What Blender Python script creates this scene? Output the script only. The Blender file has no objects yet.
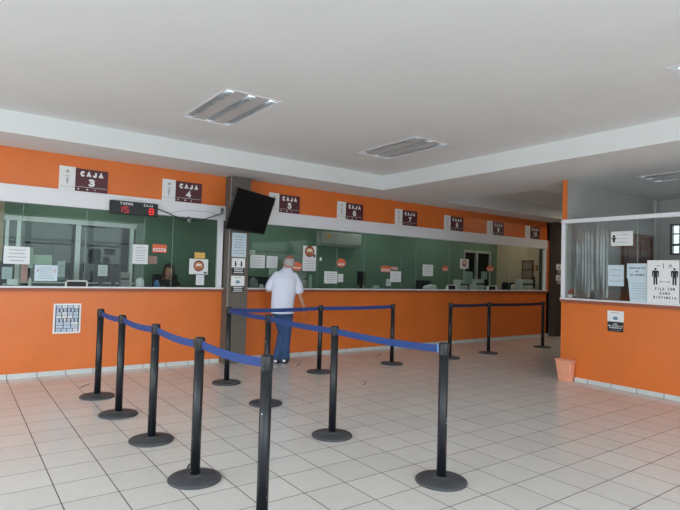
import bpy, bmesh, math, random
from mathutils import Vector, Matrix
random.seed(7)
PI = math.pi
S = bpy.context.scene
COL = S.collection

# ------------------------------------------------------------------ survey of the photograph (camera pose and pixel -> plane)
CAM = Vector((-0.5853, -7.7612, 1.4363)); FPX = 526.59
RX_ = Vector((0.806433, -0.59061, 0.029093)); UP_ = Vector((-0.044227, -0.011181, 0.998959)); FW_ = Vector((0.58967, 0.80688, 0.035137))
def ray(px, py): return RX_*((px-340)/FPX) + UP_*(-(py-255)/FPX) + FW_
def onY(px, py, y=0.0):
    d = ray(px, py); t = (y-CAM.y)/d.y; return CAM + d*t
def onX(px, py, x):
    d = ray(px, py); t = (x-CAM.x)/d.x; return CAM + d*t
def rectY(a, b, c, d, y=0.0):      # photo box -> x0,x1,z0,z1 on the plane y
    mx, my = (a+c)/2, (b+d)/2
    return onY(a, my, y).x, onY(c, my, y).x, onY(mx, d, y).z, onY(mx, b, y).z
def rectX(a, b, c, d, x):          # photo box -> y0,y1 (far, near), z0,z1 on the plane x
    mx, my = (a+c)/2, (b+d)/2
    return onX(a, my, x).y, onX(c, my, x).y, onX(mx, d, x).z, onX(mx, b, x).z

# ------------------------------------------------------------------ materials
def lin(c): return tuple(((v/255)/12.92 if v/255 <= .04045 else ((v/255+.055)/1.055)**2.4) for v in c)
def mat(name, rgb, rough=.5, metal=0., spec=.5, noise=0., nscale=8., bump=0., bscale=40., emit=None, es=1., trans=0., alpha=1.):
    m = bpy.data.materials.new(name); m.use_nodes = True
    nt = m.node_tree; b = nt.nodes['Principled BSDF']
    c = lin(rgb) + (1,)
    b.inputs['Base Color'].default_value = c
    b.inputs['Roughness'].default_value = rough; b.inputs['Metallic'].default_value = metal
    b.inputs['Specular IOR Level'].default_value = spec
    if trans: b.inputs['Transmission Weight'].default_value = trans
    if alpha < 1: b.inputs['Alpha'].default_value = alpha
    if emit:
        b.inputs['Emission Color'].default_value = lin(emit)+(1,); b.inputs['Emission Strength'].default_value = es
    if noise or bump:
        tc = nt.nodes.new('ShaderNodeTexCoord')
        n = nt.nodes.new('ShaderNodeTexNoise'); n.inputs['Scale'].default_value = nscale; n.inputs['Detail'].default_value = 5
        nt.links.new(tc.outputs['Object'], n.inputs['Vector'])
        if noise:
            r = nt.nodes.new('ShaderNodeValToRGB')
            r.color_ramp.elements[0].position = .3; r.color_ramp.elements[1].position = .7
            r.color_ramp.elements[0].color = tuple(v*(1-noise) for v in c[:3])+(1,)
            r.color_ramp.elements[1].color = tuple(min(1, v*(1+noise)) for v in c[:3])+(1,)
            nt.links.new(n.outputs['Fac'], r.inputs['Fac']); nt.links.new(r.outputs['Color'], b.inputs['Base Color'])
        if bump:
            n2 = nt.nodes.new('ShaderNodeTexNoise'); n2.inputs['Scale'].default_value = bscale; n2.inputs['Detail'].default_value = 3
            nt.links.new(tc.outputs['Object'], n2.inputs['Vector'])
            bp = nt.nodes.new('ShaderNodeBump'); bp.inputs['Strength'].default_value = bump; bp.inputs['Distance'].default_value = .01
            nt.links.new(n2.outputs['Fac'], bp.inputs['Height']); nt.links.new(bp.outputs['Normal'], b.inputs['Normal'])
    return m

def mathn(nt, op, a, b=None, c=None):
    n = nt.nodes.new('ShaderNodeMath'); n.operation = op
    for i, v in enumerate((a, b, c)):
        if v is None: continue
        if isinstance(v, (int, float)): n.inputs[i].default_value = v
        else: nt.links.new(v, n.inputs[i])
    return n.outputs[0]

def tile_mat(name, rgb, grout, tx, ty, ox, oy, gw, rough, axes=('X', 'Y'), vary=.05, spec=.5):
    """tiles of tx by ty metres in world metres, joints at ox + k*tx and oy + k*ty"""
    m = bpy.data.materials.new(name); m.use_nodes = True; nt = m.node_tree; b = nt.nodes['Principled BSDF']
    tc = nt.nodes.new('ShaderNodeTexCoord'); sp = nt.nodes.new('ShaderNodeSeparateXYZ')
    nt.links.new(tc.outputs['Object'], sp.inputs[0])
    dist, cells = [], []
    for ax, t, o in ((axes[0], tx, ox), (axes[1], ty, oy)):
        if t is None: continue
        u = mathn(nt, 'DIVIDE', mathn(nt, 'SUBTRACT', sp.outputs[ax], o), t)
        fr = mathn(nt, 'FRACT', u); cells.append(mathn(nt, 'FLOOR', u))
        e = mathn(nt, 'MINIMUM', fr, mathn(nt, 'SUBTRACT', 1.0, fr))
        dist.append(mathn(nt, 'MULTIPLY', e, t))
    d = dist[0] if len(dist) == 1 else mathn(nt, 'MINIMUM', dist[0], dist[1])
    mr = nt.nodes.new('ShaderNodeMapRange'); mr.interpolation_type = 'SMOOTHSTEP'
    mr.inputs['From Min'].default_value = gw*.35; mr.inputs['From Max'].default_value = gw*.75
    nt.links.new(d, mr.inputs['Value'])
    cv = nt.nodes.new('ShaderNodeCombineXYZ')
    for i, cc in enumerate(cells): nt.links.new(cc, cv.inputs[i])
    wn = nt.nodes.new('ShaderNodeTexWhiteNoise'); nt.links.new(cv.outputs[0], wn.inputs['Vector'])
    no = nt.nodes.new('ShaderNodeTexNoise'); no.inputs['Scale'].default_value = 14; no.inputs['Detail'].default_value = 6; no.inputs['Roughness'].default_value = .7
    nt.links.new(tc.outputs['Object'], no.inputs['Vector'])
    no2 = nt.nodes.new('ShaderNodeTexNoise'); no2.inputs['Scale'].default_value = .9; no2.inputs['Detail'].default_value = 3
    nt.links.new(tc.outputs['Object'], no2.inputs['Vector'])
    f = mathn(nt, 'ADD', mathn(nt, 'MULTIPLY', wn.outputs['Value'], vary), mathn(nt, 'MULTIPLY', no.outputs['Fac'], .16))
    f = mathn(nt, 'ADD', f, mathn(nt, 'MULTIPLY', no2.outputs['Fac'], .10))
    f = mathn(nt, 'ADD', f, 1.0-.13-vary/2)
    tile = nt.nodes.new('ShaderNodeVectorMath'); tile.operation = 'SCALE'
    tile.inputs[0].default_value = lin(rgb); nt.links.new(f, tile.inputs['Scale'])
    mx = nt.nodes.new('ShaderNodeMix'); mx.data_type = 'RGBA'
    nt.links.new(mr.outputs[0], mx.inputs['Factor'])
    mx.inputs['A'].default_value = lin(grout)+(1,); nt.links.new(tile.outputs[0], mx.inputs['B'])
    nt.links.new(mx.outputs['Result'], b.inputs['Base Color'])
    rr = nt.nodes.new('ShaderNodeMapRange'); rr.inputs['To Min'].default_value = .8; rr.inputs['To Max'].default_value = rough
    nt.links.new(mr.outputs[0], rr.inputs['Value']); nt.links.new(rr.outputs[0], b.inputs['Roughness'])
    b.inputs['Specular IOR Level'].default_value = spec
    bp = nt.nodes.new('ShaderNodeBump'); bp.inputs['Strength'].default_value = .4; bp.inputs['Distance'].default_value = .002
    nt.links.new(mr.outputs[0], bp.inputs['Height']); nt.links.new(bp.outputs['Normal'], b.inputs['Normal'])
    return m

def glass_mat(name, tint, refl=1.0, rough=0.0):
    m = bpy.data.materials.new(name); m.use_nodes = True; nt = m.node_tree
    nt.nodes.remove(nt.nodes['Principled BSDF']); out = nt.nodes['Material Output']
    tr = nt.nodes.new('ShaderNodeBsdfTransparent'); tr.inputs[0].default_value = lin(tint)+(1,)
    gl = nt.nodes.new('ShaderNodeBsdfGlossy'); gl.inputs['Roughness'].default_value = rough
    fr = nt.nodes.new('ShaderNodeFresnel'); fr.inputs['IOR'].default_value = 1.5
    mx = nt.nodes.new('ShaderNodeMixShader')
    nt.links.new(mathn(nt, 'MULTIPLY', fr.outputs[0], refl), mx.inputs[0])
    nt.links.new(tr.outputs[0], mx.inputs[1]); nt.links.new(gl.outputs[0], mx.inputs[2]); nt.links.new(mx.outputs[0], out.inputs[0])
    return m

M = {}
M['orange'] = mat('orange_paint', (222, 115, 47), .38, noise=.05, nscale=2.2, bump=.08, bscale=60)
M['white_wall'] = mat('white_paint', (224, 226, 226), .7, noise=.02, nscale=1.5, bump=.04)
M['grey_wall'] = mat('grey_paint', (176, 176, 172), .7, noise=.03, nscale=1.5)
M['beige_wall'] = mat('beige_paint', (198, 180, 156), .7, noise=.03, nscale=1.5)
M['green_wall'] = mat('green_paint', (112, 142, 124), .6, noise=.04, nscale=2)
M['taupe'] = mat('taupe_paint', (100, 92, 84), .6, noise=.05, nscale=4)
M['dark_taupe'] = mat('dark_taupe_paint', (74, 64, 58), .6, noise=.05, nscale=4)
M['white_trim'] = mat('white_trim', (228, 228, 232), .4, noise=.02, nscale=3)
M['brown_ledge_shade'] = mat('brown_ledge_shade', (150, 84, 58), .5, noise=.05, nscale=6)  # brown that stands for the shadow under the ledges
M['alu'] = mat('aluminium_frame', (196, 204, 202), .35, .4, noise=.03)
M['black_plastic'] = mat('black_plastic', (30, 31, 34), .45, noise=.15, nscale=30)
M['screen_black'] = mat('screen_black', (14, 14, 16), .55, spec=.2, noise=.05)
M['pole'] = mat('pole_black', (25, 27, 32), .40, spec=.45, noise=.12, nscale=12, bump=.03)
def chips(m):
    nt = m.node_tree; b = nt.nodes['Principled BSDF']; tc = nt.nodes.new('ShaderNodeTexCoord'); n = nt.nodes.new('ShaderNodeTexNoise'); n.inputs['Scale'].default_value = 26; n.inputs['Detail'].default_value = 2
    oi = nt.nodes.new('ShaderNodeObjectInfo'); va = nt.nodes.new('ShaderNodeVectorMath'); va.operation = 'ADD'
    nt.links.new(tc.outputs['Object'], va.inputs[0]); nt.links.new(oi.outputs['Location'], va.inputs[1]); nt.links.new(va.outputs[0], n.inputs['Vector'])
    mx = nt.nodes.new('ShaderNodeMix'); mx.data_type = 'RGBA'; old = b.inputs['Base Color'].links[0].from_socket
    nt.links.new(mathn(nt, 'GREATER_THAN', n.outputs['Fac'], .745), mx.inputs['Factor']); nt.links.new(old, mx.inputs['A']); mx.inputs['B'].default_value = (.5, .52, .55, 1)
    nt.links.new(mx.outputs['Result'], b.inputs['Base Color'])
chips(M['pole'])
M['base_rubber'] = mat('base_dark_grey', (66, 67, 71), .6, noise=.14, nscale=18, bump=.1)
M['belt'] = mat('belt_blue', (34, 62, 122), .7, noise=.08, nscale=20)
M['belt_shaded'] = mat('belt_blue_shaded', (26, 34, 66), .7, noise=.08, nscale=20)  # belt blue darkened for the far row, its shade put into the colour
M['maroon'] = mat('sign_maroon', (84, 36, 46), .45, noise=.05)
M['sign_white'] = mat('sign_white', (232, 232, 232), .5, noise=.02)
M['ink'] = mat('ink_black', (34, 34, 38), .6, noise=.02)
M['ink_grey'] = mat('ink_grey', (128, 132, 140), .6, noise=.02)
M['paper'] = mat('paper_white', (224, 226, 228), .7, noise=.02, nscale=4)
M['paper_blue'] = mat('paper_blue', (200, 216, 226), .7, noise=.02)
M['paper_pink'] = mat('paper_pink', (214, 160, 160), .7, noise=.06)
M['paper_green'] = mat('paper_green', (170, 190, 178), .7, noise=.04)
M['sticker_orange'] = mat('sticker_orange', (226, 112, 78), .6, noise=.04)
M['sticker_red'] = mat('sticker_red', (200, 62, 52), .6, noise=.04)
M['yellow'] = mat('notice_yellow', (224, 178, 84), .6, noise=.05)
M['logo_brown'] = mat('logo_brown', (128, 66, 44), .6, noise=.2, nscale=60)
M['logo_tan'] = mat('logo_tan', (214, 152, 104), .6, noise=.1, nscale=60)
M['logo_blue'] = mat('logo_blue', (110, 150, 170), .6, noise=.1)
M['grid_blue'] = mat('grid_cells', (196, 210, 226), .6, noise=.12, nscale=60)
M['wood'] = mat('wood_brown', (92, 58, 48), .65, noise=.16, nscale=7)
M['wood_light'] = mat('wood_reddish', (128, 84, 66), .45, noise=.16, nscale=7)
M['grey_plastic'] = mat('grey_plastic', (150, 152, 150), .5, noise=.04)
M['light_plastic'] = mat('off_white_plastic', (208, 210, 204), .45, noise=.03)
M['pink_plastic'] = mat('salmon_plastic', (236, 162, 132), .42, noise=.05, nscale=10)
M['metal'] = mat('louver_metal', (206, 208, 212), .16, 1., noise=.03)
M['blade'] = mat('louvre_blade', (212, 214, 216), .3, .6, noise=.03)
M['tube'] = mat('fluorescent_tube', (226, 228, 226), .25)
M['grey_panel'] = mat('fixture_panel', (206, 206, 206), .4, .2, noise=.02)
M['led_red'] = mat('led_red', (220, 40, 40), .4, emit=(226, 40, 42), es=.75)
M['led_off'] = mat('led_unlit', (62, 22, 24), .4, noise=.05)
M['skin'] = mat('skin', (196, 140, 116), .5, noise=.08, nscale=14)
M['scalp'] = mat('scalp', (178, 104, 92), .45, noise=.08, nscale=20)
M['hair_grey'] = mat('hair_grey', (176, 172, 170), .7, noise=.22, nscale=50, bump=.5, bscale=120)
M['hair_brown'] = mat('hair_brown', (66, 46, 38), .6, noise=.25, nscale=40, bump=.5, bscale=100)
M['shirt_white'] = mat('shirt_white', (222, 225, 242), .8, noise=.03, nscale=6, bump=.9, bscale=13)
M['jeans'] = mat('jeans_blue', (48, 76, 116), .8, noise=.22, nscale=9, bump=.2, bscale=60)
M['cloth_dark'] = mat('cloth_dark', (48, 46, 52), .8, noise=.1)
M['shoe'] = mat('shoe_black', (32, 30, 32), .5, noise=.1)
M['bag_grey'] = mat('bag_grey', (150, 150, 152), .5, noise=.25, nscale=16, bump=.6, bscale=26)
M['chair_black'] = mat('chair_black', (34, 36, 40), .6, noise=.1)
M['red_item'] = mat('red_item', (186, 62, 56), .5, noise=.1)
M['leaf'] = mat('leaf_green', (78, 118, 66), .6, noise=.1)
M['blue_item'] = mat('blue_item', (90, 140, 190), .5, noise=.1)
M['counter_top'] = mat('counter_top', (150, 152, 150), .5, noise=.04)
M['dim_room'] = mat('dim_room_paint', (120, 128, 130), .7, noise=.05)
M['floor'] = tile_mat('floor_tiles', (216, 211, 206), (96, 84, 76), .33, .3267, 0.0, -5.4912, .0065, .24, vary=.07)
M['skirt_x'] = tile_mat('skirting_tiles_x', (206, 210, 208), (120, 116, 110), .33, None, 0.0, 0, .008, .3, axes=('X', 'Y'))
M['skirt_y'] = tile_mat('skirting_tiles_y', (206, 210, 208), (120, 116, 110), .3267, None, -5.4912, 0, .008, .3, axes=('Y', 'X'))
M['glass'] = glass_mat('teller_glass', (226, 236, 230), .36)
M['glass_plain'] = glass_mat('clear_glass', (236, 240, 240), .9)
M['glass_dim'] = glass_mat('inner_window_glass', (180, 190, 192), .8)
M['film'] = None
M['ac_grey'] = mat('ac_plastic', (176, 180, 174), .5, noise=.03)

def film_mat():
    m = bpy.data.materials.new('clear_film'); m.use_nodes = True; nt = m.node_tree
    nt.nodes.remove(nt.nodes['Principled BSDF']); out = nt.nodes['Material Output']
    tr = nt.nodes.new('ShaderNodeBsdfTransparent'); tr.inputs[0].default_value = (.93, .95, .95, 1)
    gl = nt.nodes.new('ShaderNodeBsdfGlossy'); gl.inputs['Roughness'].default_value = .035
    df = nt.nodes.new('ShaderNodeBsdfTranslucent'); df.inputs[0].default_value = (.85, .9, .92, 1)
    fr = nt.nodes.new('ShaderNodeFresnel'); fr.inputs['IOR'].default_value = 1.75
    mx = nt.nodes.new('ShaderNodeMixShader'); nt.links.new(fr.outputs[0], mx.inputs[0])
    nt.links.new(tr.outputs[0], mx.inputs[1]); nt.links.new(gl.outputs[0], mx.inputs[2])
    m2 = nt.nodes.new('ShaderNodeMixShader'); m2.inputs[0].default_value = .012
    nt.links.new(mx.outputs[0], m2.inputs[1]); nt.links.new(df.outputs[0], m2.inputs[2]); nt.links.new(m2.outputs[0], out.inputs[0])
    return m
M['film'] = film_mat()

# ------------------------------------------------------------------ mesh builder
_text_cache = {}
def text_geo(s, bold=0.0):
    k = (s, bold)
    if k not in _text_cache:
        cu = bpy.data.curves.new('lettering', 'FONT'); cu.body = s; cu.size = 1; cu.offset = bold; cu.space_character = 1.12 if bold else 1.0
        cu.align_x = 'CENTER'; cu.align_y = 'CENTER'; cu.resolution_u = 3
        ob = bpy.data.objects.new('lettering', cu); COL.objects.link(ob)
        dg = bpy.context.evaluated_depsgraph_get(); dg.update()
        me = bpy.data.meshes.new_from_object(ob.evaluated_get(dg))
        vs = [v.co.copy() for v in me.vertices]; fs = [tuple(p.vertices) for p in me.polygons]
        bpy.data.objects.remove(ob); bpy.data.curves.remove(cu); bpy.data.meshes.remove(me)
        xs = [v.x for v in vs]; ys = [v.y for v in vs]
        cx, cy = (min(xs)+max(xs))/2, (min(ys)+max(ys))/2
        vs = [Vector((v.x-cx, v.y-cy, 0)) for v in vs]
        _text_cache[k] = (vs, fs, max(xs)-min(xs), max(ys)-min(ys))
    return _text_cache[k]

def wloc(o):
    v = Vector((0, 0, 0))
    while o is not None: v += o.location; o = o.parent
    return v

class MB:
    def __init__(s): s.v = []; s.f = []; s.m = []; s.sm = []
    def add(s, vs, fs, m=0, smooth=False):
        n = len(s.v); s.v += [Vector(v) for v in vs]
        for f in fs: s.f.append([n+i for i in f]); s.m.append(m); s.sm.append(smooth)
        return s
    def box(s, x0, x1, y0, y1, z0, z1, m=0):
        x0, x1 = sorted((x0, x1)); y0, y1 = sorted((y0, y1)); z0, z1 = sorted((z0, z1))
        vs = [(x, y, z) for z in (z0, z1) for x, y in ((x0, y0), (x1, y0), (x1, y1), (x0, y1))]
        return s.add(vs, [(3, 2, 1, 0), (4, 5, 6, 7), (0, 1, 5, 4), (1, 2, 6, 5), (2, 3, 7, 6), (3, 0, 4, 7)], m)
    def rbox(s, x0, x1, y0, y1, z0, z1, r=.01, m=0, seg=3):
        bm = bmesh.new(); bmesh.ops.create_cube(bm, size=1)
        for v in bm.verts: v.co = Vector(((x0+x1)/2+v.co.x*(x1-x0), (y0+y1)/2+v.co.y*(y1-y0), (z0+z1)/2+v.co.z*(z1-z0)))
        bmesh.ops.bevel(bm, geom=bm.edges[:], offset=r, segments=seg, affect='EDGES', profile=.5)
        bm.verts.index_update(); s.add([v.co.copy() for v in bm.verts], [[v.index for v in f.verts] for f in bm.faces], m, False); bm.free(); return s
    def cyl(s, p0, p1, r0, r1=None, seg=16, m=0, smooth=True):
        r1 = r0 if r1 is None else r1
        p0, p1 = Vector(p0), Vector(p1); d = (p1-p0).normalized()
        a = d.orthogonal().normalized(); b = d.cross(a); vs = []
        for p, r in ((p0, r0), (p1, r1)):
            for i in range(seg):
                t = 2*PI*i/seg; vs.append(p+a*math.cos(t)*r+b*math.sin(t)*r)
        s.add(vs, [(i, (i+1) % seg, seg+(i+1) % seg, seg+i) for i in range(seg)], m, smooth)
        n = len(s.v)-2*seg
        s.f.append([n+i for i in range(seg)][::-1]); s.m.append(m); s.sm.append(False)
        s.f.append([n+seg+i for i in range(seg)]); s.m.append(m); s.sm.append(False); return s
    def lathe(s, prof, c=(0, 0, 0), seg=40, m=0):
        c = Vector(c); vs = []; fs = []; k = len(prof)
        for r, z in prof:
            for i in range(seg):
                t = 2*PI*i/seg; vs.append(c+Vector((r*math.cos(t), r*math.sin(t), z)))
        for j in range(k-1):
            for i in range(seg):
                a, b = j*seg+i, j*seg+(i+1) % seg; fs.append((a, b, b+seg, a+seg))
        s.add(vs, fs, m, True)
        n = len(s.v)-k*seg
        s.f.append([n+i for i in range(seg)][::-1]); s.m.append(m); s.sm.append(False)
        s.f.append([n+(k-1)*seg+i for i in range(seg)]); s.m.append(m); s.sm.append(False); return s
    def tube(s, pts, r, seg=8, m=0):
        pts = [Vector(p) for p in pts]; rs = r if isinstance(r, (list, tuple)) else [r]*len(pts)
        vs = []; fs = []; a = None
        for i, p in enumerate(pts):
            d = (pts[min(i+1, len(pts)-1)]-pts[max(i-1, 0)]).normalized()
            a = d.orthogonal().normalized() if a is None else (a-d*a.dot(d)).normalized()
            b = d.cross(a)
            for k in range(seg):
                t = 2*PI*k/seg; vs.append(p+(a*math.cos(t)+b*math.sin(t))*rs[i])
        for i in range(len(pts)-1):
            for k in range(seg):
                fs.append((i*seg+k, i*seg+(k+1) % seg, (i+1)*seg+(k+1) % seg, (i+1)*seg+k))
        fs.append(tuple(range(seg))[::-1]); fs.append(tuple((len(pts)-1)*seg+k for k in range(seg)))
        return s.add(vs, fs, m, True)
    def rings(s, rings, seg=20, m=0):
        """closed loft; ring = (center, right vector*rx, forward vector*ry)"""
        vs = []; fs = []
        for c, a, b in rings:
            c, a, b = Vector(c), Vector(a), Vector(b)
            for k in range(seg):
                t = 2*PI*k/seg; vs.append(c+a*math.cos(t)+b*math.sin(t))
        n = len(rings)
        for i in range(n-1):
            for k in range(seg):
                fs.append((i*seg+k, i*seg+(k+1) % seg, (i+1)*seg+(k+1) % seg, (i+1)*seg+k))
        fs.append(tuple(range(seg))[::-1]); fs.append(tuple((n-1)*seg+k for k in range(seg)))
        return s.add(vs, fs, m, True)
    def ellip(s, c, r, seg=20, rg=12, m=0, rot=None):
        c = Vector(c); vs = []; fs = []
        for j in range(rg+1):
            ph = -PI/2+PI*j/rg
            for i in range(seg):
                t = 2*PI*i/seg; v = Vector((r[0]*math.cos(ph)*math.cos(t), r[1]*math.cos(ph)*math.sin(t), r[2]*math.sin(ph)))
                if rot: v = rot @ v
                vs.append(c+v)
        for j in range(rg):
            for i in range(seg):
                a, b = j*seg+i, j*seg+(i+1) % seg
                fs.append((a, b, b+seg, a+seg))
        return s.add(vs, fs, m, True)
    def quad(s, vs, m=0): return s.add(vs, [tuple(range(len(vs)))], m)
    def text(s, txt, c, right, up, h, w=None, m=0, bold=0.0):
        vs, fs, tw, th = text_geo(txt, bold); c, right, up = Vector(c), Vector(right), Vector(up)
        sy = h/th; sx = sy if w is None else w/tw
        return s.add([c+right*(v.x*sx)+up*(v.y*sy) for v in vs], fs, m)
    def disc(s, c, right, up, rx, ry, m=0, seg=24, a0=0, a1=2*PI):
        c, right, up = Vector(c), Vector(right), Vector(up); full = abs(a1-a0-2*PI) < 1e-6
        n = seg if full else seg+1
        vs = [c+right*rx*math.cos(a0+(a1-a0)*i/seg)+up*ry*math.sin(a0+(a1-a0)*i/seg) for i in range(n)]
        return s.quad(vs, m)
    def xf(s, mtx): s.v = [mtx @ v for v in s.v]; return s
    def build(s, name, mats, parent=None, origin=None, bevel=0, data_only=False):
        mats = mats if isinstance(mats, (list, tuple)) else [mats]
        org = wloc(parent) if parent is not None else (Vector(origin) if origin is not None else Vector((0, 0, 0)))
        me = bpy.data.meshes.new(name)
        me.from_pydata([v-org for v in s.v], [], s.f); 
        for mm in mats: me.materials.append(mm)
        for p, mi, sm in zip(me.polygons, s.m, s.sm): p.material_index = mi; p.use_smooth = sm
        me.update()
        o = bpy.data.objects.new(name, me); COL.objects.link(o)
        if parent is not None: o.parent = parent
        else: o.location = org
        if bevel:
            b = o.modifiers.new('bevel', 'BEVEL'); b.width = bevel; b.segments = 2; b.limit_method = 'ANGLE'
        return o

def empty(name, loc):
    o = bpy.data.objects.new(name, None); COL.objects.link(o); o.location = Vector(loc); o.empty_display_size = .1; return o
def tag(o, label, cat, group=None, kind=None):
    o['label'] = label; o['category'] = cat
    if group: o['group'] = group
    if kind: o['kind'] = kind
    return o
def struct(o, label=None):
    o['kind'] = 'structure'
    if label: o['label'] = label
    return o

def arc(cx, cy, rx, ry, a0, a1, n=10): return [(cx+rx*math.cos(math.radians(a0+(a1-a0)*i/n)), cy+ry*math.sin(math.radians(a0+(a1-a0)*i/n))) for i in range(n+1)]
GLYPH = {   # strokes in a unit box, drawn with a broad pen
 'C': [arc(.52, .5, .52, .5, 48, 312, 16)], 'A': [[(0, 0), (.5, 1), (1, 0)], [(.2, .28), (.8, .28)]], 'J': [[(.8, 1), (.8, .33)] + arc(.43, .33, .37, .33, 0, -165, 8)],
 'F': [[(.1, 0), (.1, 1), (.9, 1)], [(.1, .52), (.75, .52)]], 'I': [[(.5, 0), (.5, 1)]], 'L': [[(.1, 1), (.1, 0), (.9, 0)]], 'O': [arc(.5, .5, .5, .5, 0, 360, 18)],
 'N': [[(.05, 0), (.05, 1)], [(.07, .97), (.93, .03)], [(.95, 0), (.95, 1)]], 'S': [arc(.5, .74, .42, .26, 35, 270, 10) + arc(.5, .26, .45, .26, 90, -150, 10)[1:]], 'D': [[(.08, 0), (.08, 1), (.4, 1)] + arc(.42, .5, .52, .5, 85, -85, 10) + [(.4, 0), (.08, 0)]],
 'T': [[(0, 1), (1, 1)], [(.5, 1), (.5, 0)]], 'U': [[(.05, 1), (.05, .36)] + arc(.5, .36, .45, .36, 180, 360, 10) + [(.95, 1)]], 'R': [[(.08, 0), (.08, 1), (.5, 1)] + arc(.52, .75, .38, .25, 85, -85, 8) + [(.08, .5)], [(.45, .5), (.95, 0)]],
 'B': [[(.08, 0), (.08, 1), (.5, 1)] + arc(.52, .76, .34, .24, 85, -85, 8) + [(.08, .52)], [(.08, .52), (.5, .52)] + arc(.52, .26, .42, .26, 85, -85, 8) + [(.08, 0)]], 'G': [arc(.52, .5, .5, .5, 48, 340, 16) + [(.98, .45), (.6, .45)]], 'E': [[(.9, 0), (.1, 0), (.1, 1), (.9, 1)], [(.1, .52), (.75, .52)]],
 '1': [[(.2, .75), (.55, 1), (.55, 0)]], '3': [arc(.45, .75, .45, .25, 150, -88, 10) + [(.3, .5)], [(.3, .52)] + arc(.45, .26, .5, .26, 88, -155, 10)], '4': [[(.72, 0), (.72, 1), (.02, .3), (1, .3)]],
 '5': [[(.92, 1), (.2, 1), (.14, .52)] + arc(.45, .33, .48, .33, 130, -155, 10)], '6': [[(.78, 1)] + arc(.5, .5, .45, .5, 110, 180, 6) + arc(.5, .31, .45, .31, 180, 540, 16)],
 '7': [[(.02, 1), (.98, 1), (.42, 0)]], '8': [arc(.5, .75, .37, .25, 0, 360, 16), arc(.5, .26, .46, .26, 0, 360, 16)],
 '9': [[(.22, 0)] + arc(.5, .5, .45, .5, -70, 0, 6) + arc(.5, .69, .45, .31, 0, 360, 16)], '0': [arc(.5, .5, .45, .5, 0, 360, 18)], ' ': []}
def block(mb, txt, c, right, h, total, pen, m=0, gapk=.34):
    """broad-pen capitals centred on c, total width given; pen as a share of the height"""
    n = len(txt); w = total/(n+(n-1)*gapk); gap = w*gapk; pen = pen*h; hh, ww = h-pen, w-pen; c = Vector(c); right = Vector(right); nrm = right.cross(Vector((0, 0, 1)))
    for i, ch in enumerate(txt):
        x0 = -total/2+i*(w+gap)+pen/2; z0 = -h/2+pen/2
        for si, st in enumerate(GLYPH[ch]):
            p = [Vector((x0+q[0]*ww, 0, z0+q[1]*hh)) for q in st]
            p = [v for k, v in enumerate(p) if k == 0 or (v-p[k-1]).length > 1e-6]; closed = (p[0]-p[-1]).length < 1e-5
            L, R_ = [], []
            for k in range(len(p)):
                a = p[k-1] if k else (p[-2] if closed else None); b_ = p[k+1] if k < len(p)-1 else (p[1] if closed else None)
                d0 = (p[k]-a).normalized() if a is not None else None; d1 = (b_-p[k]).normalized() if b_ is not None else None
                if d0 is None: d0 = d1
                if d1 is None: d1 = d0
                n0, n1 = Vector((-d0.z, 0, d0.x)), Vector((-d1.z, 0, d1.x)); mm = n0+n1
                mm = mm.normalized() if mm.length > .2 else n0
                o = mm*(pen/2)/max(.55, mm.dot(n0))
                q = p[k]-d1*pen*.25 if a is None else (p[k]+d0*pen*.25 if b_ is None else p[k])
                L.append(q+o); R_.append(q-o)
            k_ = len(p); vs = [c+right*v.x+Vector((0, 0, v.z))+nrm*(si*.0006+(j % k_)*.00003) for j, v in enumerate(L+R_)]
            mb.add(vs, [(k+k_, k+1+k_, k+1, k) for k in range(k_-1)], m)

# ------------------------------------------------------------------ room shell
LEDGE = 1.145; HB, HT = 2.215, 2.436; SOF = 2.905; CEI = 3.15
TX, TY = 5.36, -.845                   # tray edges
XC = 6.613; YP = -3.44                # right-hand counter face, partition line
W_OFF = 1.5                           # back wall of the teller office
XL = -4.2; YF = -10.6; XR = 13.0; XE = 11.6

struct(MB().box(XL-.2, XR+.2, YF-.2, 4.2, -.12, 0).build('floor', M['floor']))
b = MB(); b.box(XL, 12.6, 0, .10, 0, LEDGE-.01); b.box(XL, 12.6, 0, .10, HT, SOF)
b.box(XE+.05, XR, .0, .10, 0, SOF)
struct(b.build('wall_back', M['orange']))
# skirting of cut floor tile
struct(MB().box(XL, 2.80, -.010, 0, 0, .06).box(3.16, 11.75, -.010, 0, 0, .06).build('baseboard_back', M['skirt_x']))
struct(MB().box(XC-.010, XC, YF, YP-.22, 0, .06).build('baseboard_right', M['skirt_y']))

# ceilings: the raised field with holes for its lamps, the lower soffits
XO = 9.55
FIX = [(1.40, -3.15, 'one'), (3.93, -3.11, 'two'), (3.93, -7.13, 'three')]
FW, FL = .60, 1.20
def holed(b, x0, x1, y0, y1, z, holes, t=.02, m=0):
    xs = sorted({x0, x1} | {h[0] for h in holes} | {h[1] for h in holes}); ys = sorted({y0, y1} | {h[2] for h in holes} | {h[3] for h in holes})
    for i in range(len(xs)-1):
        for j in range(len(ys)-1):
            cx, cy = (xs[i]+xs[i+1])/2, (ys[j]+ys[j+1])/2
            if any(h[0] < cx < h[1] and h[2] < cy < h[3] for h in holes): continue
            b.box(xs[i], xs[i+1], ys[j], ys[j+1], z, z+t, m)
R4 = (7.02, -5.48)                    # lamp of the right-hand office
FIX2 = (R4[0], R4[0]+FW, R4[1], R4[1]+FL)
c1 = MB(); holed(c1, XL, TX, YF, TY, CEI, [(x, x+FW, y, y+FL) for x, y, _ in FIX])
RC = (7.10, 13.0, -2.70, -.66)        # raised field above the passage
holed(c1, TX, XR, YP-.065, 0.1, SOF, [RC]); holed(c1, TX, XO+.12, YF, YP-.065, SOF, [FIX2]); c1.box(XL, TX, TY, 0.1, SOF, SOF+.02)
c1.box(RC[0], RC[1], RC[2], RC[3], CEI, CEI+.02)
struct(c1.build('ceiling', M['white_wall']))
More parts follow.
